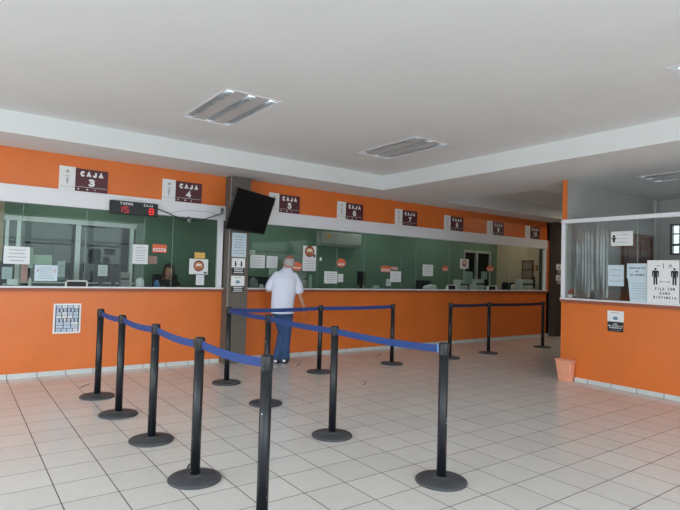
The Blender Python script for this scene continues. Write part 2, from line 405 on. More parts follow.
c2 = MB(); c2.box(XL, TX-.003, TY-.003, TY+.02, SOF-.001, CEI-.0005); c2.box(TX-.003, TX+.02, YF, TY+.02, SOF-.001, CEI-.0005)
c2.box(RC[0]-.02, RC[0]+.003, RC[2], RC[3], SOF-.001, CEI); c2.box(RC[0], RC[1], RC[3]-.003, RC[3]+.02, SOF-.001, CEI); c2.box(RC[0], RC[1], RC[2]-.02, RC[2]+.003, SOF-.001, CEI)
struct(c2.build('trim_1', M['white_wall']))
# closing walls (daylight comes in on the left and from the front, behind the camera)
b = MB(); b.box(XR, XR+.12, YP-.065, 4.2, 0, CEI+.1); struct(b.build('wall_right', M['dark_taupe']))
b = MB(); b.box(XL-.12, XL, -1.6, 4.2, 0, CEI+.2); b.box(XL-.12, XL, YF, -1.6, 2.9, CEI+.2); b.box(XL-.12, XL, -5.1, -4.9, 0, 2.9); b.box(XL-.12, XL, YF, -8.6, 0, 2.9)
b.box(XL-.12, XL, -8.6, -1.6, 0, .25)
struct(b.build('wall_left', M['white_wall']))
b = MB(); b.box(4.6, XO+.12, YF-.12, YF, 0, CEI+.2); b.box(XL, 4.6, YF-.12, YF, 2.95, CEI+.2); b.box(XL, 4.6, YF-.10, YF-.02, 2.18, 2.25); b.box(1.1, 1.25, YF-.12, YF, 0, 2.95); b.box(2.85, 3.0, YF-.12, YF, 0, 2.95); b.box(XL, -3.4, YF-.12, YF, 0, 2.95); b.box(-.5, -.3, YF-.12, YF, 0, 2.95)
struct(b.build('wall_front', M['white_wall']))

# teller office behind the glass
b = MB()
WX0, WX1, WZ1 = -.02, 1.88, 2.145          # opening of the inner window
b.box(.0, .001, W_OFF, W_OFF+.1, 0, .001)
b.box(-.02, XE+.1, W_OFF, W_OFF+.1, WZ1, SOF); b.box(WX1, 10.22, W_OFF, W_OFF+.1, 0, WZ1)
b.box(-.02, WX1, W_OFF, W_OFF+.1, 0, .95); b.box(10.22, XE-.2, W_OFF, W_OFF+.1, 0, 1.18); b.box(XE-.2, XE+.1, W_OFF, W_OFF+.1, 0, WZ1)
struct(b.build('wall_office_back', M['green_wall']))
b = MB().box(XL, -.02, W_OFF, W_OFF+.1, 0, SOF); b.box(XE, XE+.1, .10, W_OFF, 0, SOF)
struct(b.build('wall_office_side', M['beige_wall']))
struct(MB().box(XE-.03, XE-.001, .10, .165, 0, 2.3).build('trim_16', mat('dark_green_panel', (62, 74, 70), .6, noise=.05)))
b = MB().box(XL, XE+.1, .10, W_OFF+.1, SOF, SOF+.02); b.box(XL, XE+.1, W_OFF+.1, 4.2, 2.7, 2.72)
struct(b.build('trim_2', M['white_wall']))
b = MB().box(XL, XR, 4.1, 4.2, 0, 2.7); b.box(3.2, 3.3, W_OFF+.1, 4.1, 0, 2.7); b.box(9.2, 9.3, W_OFF+.1, 4.1, 0, 2.7); b.box(XE+.1, XE+.2, W_OFF+.1, 4.1, 0, 2.7)
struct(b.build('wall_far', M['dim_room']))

# white glazing trim: ledge, header, posts
PXL = (2.70, 2.80); P1 = (2.815, 3.157)
lw = MB().box(XL, P1[0], -.055, .10, LEDGE-.005, LEDGE+.017).box(P1[1], XE+.03, -.055, .10, LEDGE-.005, LEDGE+.017)
struct(lw.build('trim_3', M['white_trim'], bevel=.004))
struct(MB().box(XL, P1[0], -.045, .0, LEDGE-.045, LEDGE-.006).box(P1[1], XE+.03, -.045, .0, LEDGE-.045, LEDGE-.006).build('ledge_shade_back', M['brown_ledge_shade']))  # strip coloured as the shadow below the teller ledge
b = MB().box(XL, P1[0], -.035, .06, HB, HT).box(P1[1], XE+.03, -.035, .06, HB, HT)
b.box(XL, P1[0], -.045, -.03, HB, HB+.018).box(P1[1], XE+.03, -.045, -.03, HB, HB+.018)
struct(b.build('trim_5', M['white_trim'], bevel=.003))
b = MB().box(2.715, 2.79, -.03, .05, LEDGE+.017, HB).box(11.545, 11.60, -.03, .05, LEDGE+.017, HB)
struct(b.build('trim_6', M['white_trim'], bevel=.003))
# pilasters
struct(MB().box(P1[0], P1[1], -.20, 0.1, 0, SOF).box(P1[0]-.002, P1[0]+.012, -.204, -.19, .07, SOF, 1).build('trim_7', [M['taupe'], M['grey_plastic']], bevel=.004))  # the thin pale corner strip paints the highlight along the edge
struct(MB().box(11.75, 12.25, -.20, 0.1, 0, SOF).build('trim_8', M['dark_taupe'], bevel=.004))

def glazing(name, joints, y0, y1, z0, z1, axis='x', at=0., gm='glass'):
    root = struct(empty(name, ((joints[0]+joints[-1])/2 if axis == 'x' else at, at if axis == 'x' else (joints[0]+joints[-1])/2, z0)))
    g = .0025
    for a, c in zip(joints[:-1], joints[1:]):
        m = MB()
        lo, hi = min(a, c)+g, max(a, c)-g
        if axis == 'x': m.quad([(lo, at, z0), (hi, at, z0), (hi, at, z1), (lo, at, z1)])
        else: m.quad([(at, lo, z0), (at, hi, z0), (at, hi, z1), (at, lo, z1)])
        m.build('pane', M[gm], root)
    e = MB()
    for j in joints[1:-1]:
        if axis == 'x': e.box(j-.004, j+.004, at-.004, at+.004, z0, z1)
        else: e.box(at-.004, at+.004, j-.004, j+.004, z0, z1)
    e.build('joint_strip', M['joint'], root)
    return root
M['joint'] = mat('silicone_joint', (150, 170, 160), .3, noise=.03, alpha=.45)
GZ0, GZ1 = LEDGE+.017, HB
glazing('window_1', [XL, -2.7, -1.3, .09, .83, 1.60, 2.01, 2.715], 0, 0, GZ0, GZ1, 'x', .012)
glazing('window_2', [P1[1], 4.60, 5.02, 5.67, 6.62, 7.02, 8.02, 8.85, 10.12, 10.85, 11.545], 0, 0, GZ0, GZ1, 'x', .012)

# inner aluminium window of the office back wall (left)
w = struct(empty('window_3', ((WX0+WX1)/2, W_OFF+.02, .95)))
b = MB(); y0, y1 = W_OFF-.03, W_OFF+.05
b.box(WX0, WX1, y0, y1, WZ1-.055, WZ1+.02); b.box(WX0, WX1, y0, y1, .93, .99)
for x, ww in ((WX0+.02, .05), (.145, .06), (.95, .075), (1.78, .06)): b.box(x, x+ww, y0+.002, y1-.002, .95, WZ1-.05)
b.box(WX0, WX1, y0+.01, y1-.01, 1.15, 1.18)
b.build('window_frame', M['alu'], w, bevel=.004)
b = MB()
for z in (1.62, 1.70, 1.78): b.box(WX0, WX1, W_OFF+.035, W_OFF+.048, z-.012, z+.012)
b.build('security_bar', M['ink_grey'], w)
MB().quad([(WX0, W_OFF+.02, .95), (WX1, W_OFF+.02, .95), (WX1, W_OFF+.02, WZ1), (WX0, W_OFF+.02, WZ1)]).build('pane', M['glass_dim'], w)
# second inner window, far along the same wall
w = struct(empty('window_4', (10.8, W_OFF+.02, 1.2)))
b = MB()
b.box(10.20, 11.32, y0, y1, 2.09, 2.15); b.box(10.20, 11.32, y0, y1, 1.17, 1.22)
for x in (10.20, 10.71, 11.27): b.box(x, x+.055, y0+.002, y1-.002, 1.18, 2.1)
b.build('window_frame', M['alu'], w, bevel=.004)
MB().quad([(10.2, W_OFF+.02, 1.2), (11.3, W_OFF+.02, 1.2), (11.3, W_OFF+.02, 2.1), (10.2, W_OFF+.02, 2.1)]).build('pane', M['glass_dim'], w)

# ---- right-hand counter and its office
RL = 1.175; RB0, RB1 = 2.262, 2.318
struct(MB().box(XC, XC+.12, YF, YP, 0, RL-.02).build('wall_counter', M['orange']))
struct(MB().box(XC-.045, XC+.14, YF, YP, RL-.018, RL+.004).build('trim_9', M['white_trim'], bevel=.004))
struct(MB().box(XC-.035, XC, YF, YP, RL-.062, RL-.019).build('ledge_shade_counter', M['brown_ledge_shade']))  # strip coloured as the shadow below the counter ledge
struct(MB().box(XC-.03, XC+.03, YF, YP, RB0, RB1).box(XC-.02, XC+.03, YP-.045, YP, RL+.004, RB0).build('trim_11', M['white_trim'], bevel=.003))
# partition going back from the counter end; its end face is painted orange
struct(MB().box(XC+.02, XR, YP-.065, YP, 0, SOF).build('wall_partition', M['grey_wall']))
struct(MB().box(XC-.002, XC+.02, YP-.065, YP, RB1, SOF).build('trim_12', M['orange']))
glazing('window_5', [YP-.045, -4.5, -5.6, -7.0, -8.6], 0, 0, RL+.004, RB0, 'y', XC+.005, 'glass_plain')
# far wall of that office with a barred window to the street
wy0, wy1, wz0, wz1 = -4.75, -3.715, 1.93, 2.475
b = MB(); b.box(XO, XO+.12, YF, wy0, 0, SOF); b.box(XO, XO+.12, wy1, YP, 0, SOF); b.box(XO, XO+.12, wy0, wy1, 0, wz0); b.box(XO, XO+.12, wy0, wy1, wz1, SOF)
struct(b.build('wall_office_right', M['grey_wall']))
w = struct(empty('window_6', (XO+.05, (wy0+wy1)/2, wz0)))
b = MB(); b.box(XO+.0, XO+.07, wy0, wy0+.04, wz0, wz1).box(XO, XO+.07, wy1-.04, wy1, wz0, wz1).box(XO, XO+.07, wy0, wy1, wz0, wz0+.03).box(XO, XO+.07, wy0, wy1, wz1-.03, wz1)
b.box(XO, XO+.06, wy0, wy1, 2.09, 2.125)
b.build('window_frame', mat('dark_frame', (70, 76, 80), .5, noise=.05), w)
b = MB()
for y in (-3.86, -4.02, -4.18, -4.34, -4.50, -4.66): b.box(XO+.03, XO+.05, y-.009, y+.009, wz0, wz1)
b.box(XO+.03, XO+.05, wy0, wy1, 2.29, 2.31)
b.build('grille', M['ink'], w)
MB().quad([(XO+.06, wy0, wz0), (XO+.06, wy1, wz0), (XO+.06, wy1, wz1), (XO+.06, wy0, wz1)]).build('pane', M['glass_plain'], w)
# brown door in the partition wall, seen through the glass
YI = YP-.065
w = struct(empty('door_1', (8.9, YI-.02, 0)))
MB().box(8.30, 9.22, YI-.045, YI-.002, 0, 2.19).box(8.36, 8.70, YI-.052, YI-.045, .2, 2.08).box(8.82, 9.16, YI-.052, YI-.045, .2, 2.08).build('door_leaf', M['wood'], w, bevel=.004)
MB().box(8.24, 8.30, YI-.06, YI-.002, 0, 2.25).box(9.22, 9.28, YI-.06, YI-.002, 0, 2.25).box(8.24, 9.28, YI-.06, YI-.002, 2.19, 2.25).build('door_frame', M['wood'], w)
MB().cyl((9.14, YI-.05, 1.0), (9.14, YI-.11, 1.0), .012).cyl((9.14, YI-.11, 1.0), (9.03, YI-.11, 1.0), .01).build('door_handle', M['metal'], w)
struct(MB().box(9.42, 9.50, YI-.03, YI, 0, SOF).build('trim_13', mat('conduit_grey', (196, 198, 196), .5, noise=.03)))

# ------------------------------------------------------------------ ceiling lamps
def fixture(x, y, z, label, first=[]):
    if first:
        src = first[0]; r = src.copy(); COL.objects.link(r); r.location = (x, y, z); r['label'] = label
        for ch in src.children:
            c = ch.copy(); COL.objects.link(c); c.parent = r
            for g in ch.children:
                d = g.copy(); COL.objects.link(d); d.parent = c
        return r
    r = empty('ceiling_lamp', (0, 0, 0))
    tag(r, label, 'ceiling lamp', 'recessed louvre lamps in the ceiling')
    e = .022
    MB().box(0, FW, 0, e, -.006, .03).box(0, FW, FL-e, FL, -.006, .03).box(0, e, e, FL-e, -.006, .03).box(FW-e, FW, e, FL-e, -.006, .03).build('frame', M['white_trim'], r)
    n = 3; tw = .096; gap = (FW-2*e-n*tw)/2
    xs = [e+i*(tw+gap) for i in range(n)]
    p = MB()
    for i in range(2): p.box(xs[i]+tw, xs[i+1], e, FL-e, .002, .006)
    p.build('panel', M['grey_panel'], r)
    hs = MB()
    for q in xs:
        hs.quad([(q, e, .004), (q, FL-e, .004), (q+.015, FL-e, .075), (q+.015, e, .075)]); hs.quad([(q+tw, FL-e, .004), (q+tw, e, .004), (q+tw-.015, e, .075), (q+tw-.015, FL-e, .075)])
        hs.quad([(q+.015, e, .075), (q+.015, FL-e, .075), (q+tw-.015, FL-e, .075), (q+tw-.015, e, .075)])
    hs.box(0, FW, 0, FL, .078, .09)
    hs.build('reflector', M['metal'], r)
    for q in xs:
        l = MB()
        for k in range(1, 16):
            yy = e+(FL-2*e)*k/16; l.box(q, q+tw, yy-.002, yy+.002, .004, .034)
        l.box(q, q+.004, e, FL-e, .0, .045); l.box(q+tw-.004, q+tw, e, FL-e, .0, .045)
        l.build('louvre', M['blade'], r)
        t = MB().cyl((q+tw/2, e+.03, .056), (q+tw/2, FL-e-.03, .056), .013, seg=10).build('tube', M['tube'], r)
        MB().cyl((q+tw/2, e+.005, .056), (q+tw/2, e+.035, .056), .015, seg=10).build('end_cap', M['light_plastic'], t)
        MB().cyl((q+tw/2, FL-e-.035, .056), (q+tw/2, FL-e-.005, .056), .015, seg=10).build('end_cap', M['light_plastic'], t)
    r.location = (x, y, z); first.append(r)
    return r
fixture(FIX[0][0], FIX[0][1], CEI, 'recessed three-strip louvre lamp in the raised ceiling above the turn display')
fixture(FIX[1][0], FIX[1][1], CEI, 'recessed three-strip louvre lamp in the raised ceiling close to its inner corner')
fixture(FIX[2][0], FIX[2][1], CEI, 'recessed louvre lamp cut off by the upper right edge of the photo')
fixture(R4[0], R4[1], SOF, 'recessed louvre lamp in the low ceiling of the glazed right-hand office')

# ------------------------------------------------------------------ CAJA signs
RT, UPV = Vector((1, 0, 0)), Vector((0, 0, 1))
SIGNX = {3: .473, 4: 1.822, 5: 3.585, 6: 4.987, 7: 6.403, 8: 7.813, 9: 9.245, 10: 10.705}
WHERE = {3: 'leftmost, above the turn display', 4: 'left of the brown pilaster', 5: 'partly behind the tilted television', 6: 'below the inner corner of the raised ceiling', 7: 'in the middle of the orange band', 8: 'over the long teller window', 9: 'near the far end of the orange band', 10: 'last before the far dark pilaster'}
for n, x in SIGNX.items():
    y = -.014; z0, z1 = 2.441, 2.747
    root = tag(empty('counter_sign', (x+.3, y, z0)), f'maroon and white sign reading CAJA {n}, {WHERE[n]}', 'sign', 'numbered counter signs on the orange band')
    MB().box(x+.195, x+.598, y, -.001, z0, z1-.005).build('number_panel', M['maroon'], root)
    cx = x+.395; f = y-.0015
    t = MB(); block(t, 'CAJA', (cx, f, z0+.235), RT, .076, .288, .32, 0, .26); block(t, str(n), (cx, f, z0+.122), RT, .104, .086 if n < 10 else .160, .27, 0, .1)
    t.box(x+.21, x+.585, f, f+.001, z0+.056, z0+.060); 
    for q, r_ in ((.235, .02), (.345, .022), (.44, .014)): t.disc((x+q, f, z0+.028), RT, UPV, r_*.55, r_*.5)
    t.build('lettering', M['sign_white'], root)
    MB().box(x, x+.193, y, -.001, z0-.012, z1+.005).build('emblem_panel', M['sign_white'], root)
    t = MB(); ex = x+.097; f = y-.0015
    for k in range(5):                               # small star-like emblem
        a = PI/2+k*2*PI/5; p = Vector((ex, f-.0004*k, z0+.245)); d = RT*math.cos(a)+UPV*math.sin(a); sd = RT*-math.sin(a)+UPV*math.cos(a)
        t.quad([p-sd*.007, p+d*.034, p+sd*.007])
    t.box(ex-.03, ex+.03, f, f+.001, z0+.190, z0+.194, 1)
    t.box(ex-.024, ex+.024, f, f+.001, z0+.178, z0+.182, 1)
    t.disc((ex, f, z0+.150), RT, UPV, .011, .012); t.quad([(ex-.024, f, z0+.132), (ex+.024, f, z0+.132), (ex+.005, f, z0+.118), (ex-.005, f, z0+.118)][::-1]); t.box(ex-.005, ex+.005, f, f+.001, z0+.075, z0+.12)
    t.box(x+.006, x+.187, f, f+.001, z0+.040, z0+.044, 1)
    t.build('emblem', [M['ink_grey'], M['ink_grey']], root)

# ------------------------------------------------------------------ stanchions
PROTO = []
def stanchion(x, y, label):
    if not PROTO:
        r = empty('belt_stanchion', (0, 0, 0))
        MB().lathe([(.02, 0), (.176, 0), (.180, .004), (.180, .012), (.172, .019), (.13, .025), (.07, .031), (.044, .034), (.040, .042)], seg=48).build('base', M['base_rubber'], r)
        p = MB().lathe([(.0330, .036), (.0330, .880)], seg=32)
        p.build('pole', M['pole'], r)
        h = MB().lathe([(.0330, .880), (.0350, .884), (.0350, .960), (.033, .965), (.027, .969)], seg=32)
        hd = h.build('belt_head', M['pole'], r)
        for k in range(4):
            q = MB().box(.0335, .0362, -.012, .012, .888, .952); q.xf(Matrix.Rotation(k*PI/2+.3, 4, 'Z')); q.build('belt_slot', M['black_plastic'], hd)
        PROTO.append(r); src = r
    else:
        src = PROTO[0]; r = src.copy(); COL.objects.link(r)
        for ch in src.children:
            if ch.name.startswith('belt') and not ch.name.startswith('belt_head'): continue
            c = ch.copy(); COL.objects.link(c); c.parent = r
            for g in ch.children:
                d = g.copy(); COL.objects.link(d); d.parent = c
    r.location = (x, y, 0)
    tag(r, label, 'stanchion', 'black belt stanchions of the queue')
    return r
POSTS = [
 ('A1', 0.747, -1.478, 'black stanchion next to the poster on the orange counter, farthest of the left-hand row'),
 ('A2', 0.765, -2.335, 'black stanchion second from the counter in the left-hand row, scuffed near its foot'),
 ('A3', 0.802, -3.275, 'black stanchion third from the counter in the left-hand row'),
 ('A4', 0.805, -4.250, 'black stanchion fourth from the counter in the left-hand row, base fully in view'),
 ('A5', 0.852, -5.130, 'nearest black stanchion, its foot cut off by the bottom edge of the photo'),
 ('B1', 2.275, -1.475, 'black stanchion in front of the brown pilaster where two blue belts meet'),
 ('B2', 2.205, -2.655, 'black stanchion standing left of and nearer than the man, second in the middle row'),
 ('B3', 2.172, -3.945, 'black stanchion third in the middle row, midway along the descending blue belt'),
 ('B4', 2.235, -5.182, 'black stanchion ending the middle row at the right, belt clip on its side'),
 ('C1', 3.740, -1.408, 'black stanchion just right of the man, halfway along the belt parallel to the counter'),
 ('C2', 5.190, -1.360, 'black stanchion ending the blue belt parallel to the counter'),
 ('D1', 6.560, -1.360, 'black stanchion starting the dark far belt, seen just right of the near belt end'),
 ('D2', 7.710, -1.300, 'black stanchion in the middle of the dark far belt'),
 ('D3', 9.540, -1.270, 'black stanchion farthest away, at the end of the dark belt by the passage'),
]
ST = {k: stanchion(x, y, lab) for k, x, y, lab in POSTS}
PP = {k: Vector((x, y, 0)) for k, x, y, lab in POSTS}
def belt(a, c, sag=.012, m='belt', wrap=(0, 0), zt=.948, h=.053, zb=None):
    p, q = PP[a].copy(), PP[c].copy(); d = (q-p).normalized(); n = Vector((-d.y, d.x, 0))
    p += d*.035+n*wrap[0]; q -= d*.035-n*wrap[1]
    zb = zt if zb is None else zb
    b = MB(); N = 14; vs = []; fs = []; t = .0012
    for i in range(N+1):
        u = i/N; c0 = p.lerp(q, u); z = zt+(zb-zt)*u-sag*4*u*(1-u)
        for o_, zz in ((-t, z), (t, z), (t, z-h), (-t, z-h)): vs.append(c0+n*o_+Vector((0, 0, zz)))
    for i in range(N):
        for k in range(4): fs.append((4*i+k, 4*i+(k+1) % 4, 4*i+4+(k+1) % 4, 4*i+4+k))
    fs += [(3, 2, 1, 0), (4*N, 4*N+1, 4*N+2, 4*N+3)]
    b.add(vs, fs)
    bo = b.build('belt', M[m], ST[a])
    k = MB(); c0 = q-d*.012
    k.add([c0+d*s1*.012+n*s2*.004+Vector((0, 0, zz)) for zz in (zb-h-.003, zb+.003) for s1, s2 in ((-1, -1), (1, -1), (1, 1), (-1, 1))],
          [(3, 2, 1, 0), (4, 5, 6, 7), (0, 1, 5, 4), (1, 2, 6, 5), (2, 3, 7, 6), (3, 0, 4, 7)])
    k.build('belt_clip', M['clip'] if c == 'B4' else M['black_plastic'], bo)
M['clip'] = mat('clip_pale_blue', (120, 150, 214), .4, noise=.05)
belt('A1', 'A2', .016); belt('A2', 'A3', .02); belt('A3', 'A4', .016, wrap=(0, -.02)); belt('A4', 'A5', .018)
belt('B1', 'B2', .008); belt('B2', 'B3', .010); belt('B3', 'B4', .014)
belt('B1', 'C1', .012); belt('C1', 'C2', .006)
belt('D1', 'D2', .006, 'belt_shaded'); belt('D2', 'D3', .01, 'belt_shaded')

# ------------------------------------------------------------------ television
tv = empty('television', (3.038, -.50, 2.326)); tag(tv, 'black flat television tilted down on a bracket at the brown pilaster', 'television')
W2, H2 = 1.101/2, 1.101*9/16/2
MB().rbox(-W2, W2, 0.004, .045, -H2, H2, .004).build('bezel', M['black_plastic'], tv).location = (0, 0, 0)
for o in list(tv.children): bpy.data.objects.remove(o)
def child_local(mb, name, m, parent):
    o = mb.build(name, m); o.parent = parent; return o
b = MB(); e = .014
b.box(-W2, W2, 0, .035, H2-e, H2).box(-W2, W2, 0, .035, -H2, -H2+e*1.4).box(-W2, -W2+e, 0, .035, -H2, H2).box(W2-e, W2, 0, .035, -H2, H2)
child_local(b, 'bezel', M['black_plastic'], tv)
child_local(MB().box(-W2+e, W2-e, .004, .012, -H2+e, H2-e), 'screen', M['screen_black'], tv)
child_local(MB().box(-W2+.01, W2-.01, .012, .036, -H2+.01, H2-.01).rbox(-.36, .36, .03, .075, -.24, .16, .02), 'back_shell', M['black_plastic'], tv)
tv.rotation_euler = Matrix(((1, 0, 0), (0, 1, 0), (0, 0, 1))).to_euler()
RM = Matrix.Rotation(.557, 4, 'Z') @ Matrix.Rotation(.317, 4, 'X')
tv.matrix_world = Matrix.Translation((3.038, -.50, 2.326)) @ RM
inv = (Matrix.Translation((3.038, -.50, 2.326)) @ RM).inverted()
back = RM.to_3x3() @ Vector((0, .075, .02)) + Vector((3.038, -.50, 2.326))
b = MB().box(2.90, 3.08, -.215, -.2005, 2.28, 2.60).tube([(2.99, -.21, 2.46), (2.99, -.30, 2.46), tuple(back)], .018, 8)
b.tube([(2.86, -.21, 2.60), (2.80, -.24, 2.52), tuple(RM.to_3x3() @ Vector((-.30, .06, .18)) + Vector((3.038, -.50, 2.326)))], .008, 6)
b.xf(inv)
child_local(b, 'wall_bracket', M['grey_plastic'], tv)

# ------------------------------------------------------------------ turn display and its cable, camera, wires
x0, x1, z0, z1 = 1.117, 1.772, 2.182, 2.372; yd = -.10
x0, x1, z0, z1 = rectY(110, 201.5, 158, 215, yd); z0, z1 = onY(134, 214.9, yd).z, onY(134, 201.8, yd).z
td = tag(empty('turn_display', ((x0+x1)/2, yd, z0)), 'black LED display reading TURNO and CAJA with red digits on the white header', 'display')
MB().rbox(x0, x1, yd, -.047, z0, z1, .006).build('case', M['black_plastic'], td)
f = yd-.002; w_ = x1-x0; h_ = z1-z0
t = MB(); block(t, 'TURNO', (x0+w_*.33, f, z0+h_*.80), RT, h_*.20, w_*.27, .21); block(t, 'CAJA', (x0+w_*.79, f, z0+h_*.80), RT, h_*.20, w_*.20, .21)
t.build('lettering', M['sign_white'], td)
SEG = {'1': 'bc', '5': 'afgcd', '8': 'abcdefg', '0': 'abcdef'}
def digit(mb, d, cx, cz, w, h, m):
    k = .016; g = .003
    P_ = {'a': (0, h/2, 1), 'g': (0, 0, 1), 'd': (0, -h/2, 1), 'f': (-w/2, h/4, 0), 'b': (w/2, h/4, 0), 'e': (-w/2, -h/4, 0), 'c': (w/2, -h/4, 0)}
    for s_ in SEG[d]:
        a, c, hz = P_[s_]
        if hz: mb.box(cx+a-w/2+g, cx+a+w/2-g, f, f+.001, cz+c-k/2, cz+c+k/2, m)
        else: mb.box(cx+a-k/2, cx+a+k/2, f, f+.001, cz+c-h/4+g, cz+c+h/4-g, m)
dw, dh = w_*.085, h_*.42; cz = z0+h_*.36
LM_ = mat('led_medium', (150, 30, 34), .4, emit=(190, 30, 36), es=.6)
for d_, q, m_ in (('1', .20, LM_), ('5', .33, LM_), ('1', .72, M['led_off']), ('8', .86, M['led_red'])):
    t = MB(); digit(t, d_, x0+w_*q, cz, dw, dh, 0); t.build('digit', m_, td)
def onplane(px, py, y=-.06): return tuple(onY(px, py, y))
pts = [(157, 208.5), (163, 211), (170, 214), (178, 217.5), (185, 220), (190, 221), (197, 220.5), (205, 219), (214, 216), (222, 213.5)]
tag(MB().tube([onplane(*p) for p in pts], .007, 6).build('power_cable', M['black_plastic'], origin=onplane(157, 208.5)), 'black cable hanging in a swag from the turn display to the pilaster', 'cable')
pts = [(160, 211), (172, 212.5), (181, 211), (186, 210.2), (192, 210.5), (203, 211.5), (214, 213), (220, 216)]
tag(MB().tube([onplane(*p, y=-.042) for p in pts], .0025, 5).build('thin_wire', M['ink_grey'], origin=onplane(160, 211)), 'thin grey wire running along the white header above the black cable', 'cable')
# little camera hanging on the cable
c = Vector(onplane(189.5, 220.5, -.085)); wc = tag(empty('security_camera', c), 'small round grey camera hanging under the header below sign 4', 'camera')
MB().ellip(c, (.030, .030, .030)).build('housing', M['grey_plastic'], wc)
MB().cyl(c+Vector((0, -.022, -.004)), c+Vector((0, -.036, -.006)), .013).build('lens', M['ink'], wc)
MB().box(c.x-.012, c.x+.012, -.055, -.044, c.z+.03, c.z+.06).cyl(c+Vector((0, .02, .02)), (c.x, -.05, c.z+.045), .006).build('bracket', M['black_plastic'], wc)
c = Vector(onplane(222, 211, -.05)); so = tag(empty('power_outlet', c), 'small dark outlet box at the end of the header beside the pilaster', 'outlet')
MB().rbox(c.x-.025, c.x+.02, -.065, -.036, c.z-.04, c.z+.05, .004).build('box', M['grey_plastic'], so)
MB().box(c.x-.014, c.x+.008, -.072, -.065, c.z-.01, c.z+.03).build('socket', M['ink'], so)

# ------------------------------------------------------------------ flat notices
def lines(mb, x0, x1, y, z0, z1, n, m=1, fill=.78, top=.1):
    for i in range(n):
        z = z1-(z1-z0)*(top+(1-top-.1)*(i+.5)/n); l = (x1-x0)*fill*random.uniform(.7, 1)
        cx = (x0+x1)/2; mb.box(cx-l/2, cx+l/2, y-.0008, y, z-(z1-z0)*.011, z+(z1-z0)*.011, m)
def sheet(px, label, paper='paper', n=5, y=-.004, cat='notice', name='paper_notice', ink='ink_grey', group='paper notices on the teller glass', extra=None, t=.002):
    x0, x1, z0, z1 = rectY(*px, y=y)
    mb = MB().box(x0, x1, y, y+t, z0, z1)
    lines(mb, x0, x1, y-.0004, z0, z1, n)
    if extra: extra(mb, x0, x1, y-.001, z0, z1)
    return tag(mb.build(name, [M[paper], M[ink], M['logo_brown'], M['logo_tan'], M['ink'], M['sticker_red'], M['sign_white']], origin=((x0+x1)/2, y, z0)), label, cat, group)
def badge(rel=(.5, .72), rr=.3):
    def fn(mb, x0, x1, y, z0, z1):
        w, h = x1-x0, z1-z0; c = Vector((x0+w*rel[0], y, z0+h*rel[1])); r = min(w, h)*rr
        mb.disc(c, RT, UPV, r, r, 2); mb.disc(c+Vector((0, -.0006, 0)), RT, UPV, r*.78, r*.66, 3)
        mb.disc(c+Vector((0, -.0012, -r*.25)), RT, UPV, r*.5, r*.3, 2, 16, PI, 2*PI); mb.disc(c+Vector((0, -.0012, r*.2)), RT, UPV, r*.55, r*.16, 6)
        mb.box(x1-w*.22, x1-w*.06, y-.0005, y, z0+h*.06+ (h*.5 if h > w*1.5 else 0), z0+h*.16+(h*.5 if h > w*1.5 else 0), 4)
    return fn
G = 'paper notices on the teller glass'
sheet((3.5, 246.5, 30, 264), 'white typed notice at far left of the teller glass, above the small blue paper', n=4, ink='ink', y=-.006)
sheet((28, 247, 33, 268), 'narrow pale strip hanging just right of the far-left typed notice', 'paper_green', 0, y=.03)
sheet((1.8, 267, 12, 279), 'small bluish paper stuck to the black monitor at the far left', 'paper_blue', 4, y=.25)
sheet((7, 279, 18, 285), 'white slip lying upright under the small bluish paper', 'paper', 0, y=.10)
sheet((21, 264, 27.5, 282), 'pink vertical strip left of the wide bluish notice', 'paper_pink', 0, y=.06)
sheet((34.5, 265, 57.5, 281), 'wide bluish white notice with small red marks, left of the aluminium post', 'paper_blue', 6, y=-.004,
      extra=lambda mb, x0, x1, y, z0, z1: (mb.box(x0+(x1-x0)*.12, x0+(x1-x0)*.15, y, y+.0005, z0+(z1-z0)*.55, z0+(z1-z0)*.75, 5), mb.box(x0+(x1-x0)*.86, x0+(x1-x0)*.89, y, y+.0005, z0+(z1-z0)*.5, z0+(z1-z0)*.75, 5)))
sheet((33, 255, 52, 264.5), 'pale green sheet just above the wide bluish notice', 'paper_green', 0, y=.05)
sheet((57, 261, 65, 277), 'bluish picture sheet right of the wide notice, with pink print', 'paper_blue', 2, y=.3, ink='sticker_orange')
sheet((98, 265, 107.5, 276), 'white sheet taped to the back of the black monitor below the turn display', 'paper', 5, y=.285)
sheet((132.5, 244.5, 148, 264), 'white typed notice below the turn display, left of the orange and red card', 'paper', 6, y=-.006)
sheet((148.5, 256, 157, 264), 'faded pink sheet just below left of the orange and red card', 'paper_pink', 0, y=.06)
def card(px, label):
    x0, x1, z0, z1 = rectY(*px, y=-.006); h = z1-z0
    mb = MB().box(x0, x1, -.006, -.004, z0, z1).box(x0+.01, x1-.01, -.0068, -.006, z0+h*.18, z0+h*.52, 1).box(x0, x1, -.0066, -.006, z0, z0+h*.10, 2)
    mb.text('AVISO', ((x0+x1)/2, -.0075, z0+h*.78), RT, UPV, h*.18, (x1-x0)*.6, 1, .02) if False else None
    for i in range(4): mb.box(x0+(x1-x0)*(.14+.19*i), x0+(x1-x0)*(.26+.19*i), -.0075, -.0068, z0+h*.25, z0+h*.44, 3)
    return tag(mb.build('orange_card', [M['sticker_orange'], M['sign_white'], M['sticker_red'], M['sticker_red']], origin=((x0+x1)/2, -.005, z0)), label, 'sticker', 'orange cards on the teller glass')
card((152.5, 244.5, 166.5, 252.8), 'orange and white card with a red edge, right of the typed notice below the display')
sheet((194.5, 252.5, 205, 258.5), 'small yellow and white card on top of the badge poster beside the left white post', 'yellow', 2, y=-.004, cat='sticker', ink='sign_white')
sheet((189.2, 259, 208, 274.3), 'white poster with a round brown badge beside the left white post', 'paper', 0, y=-.006, cat='poster', name='badge_poster', group='badge posters on the teller glass', extra=badge((.5, .55), .36))
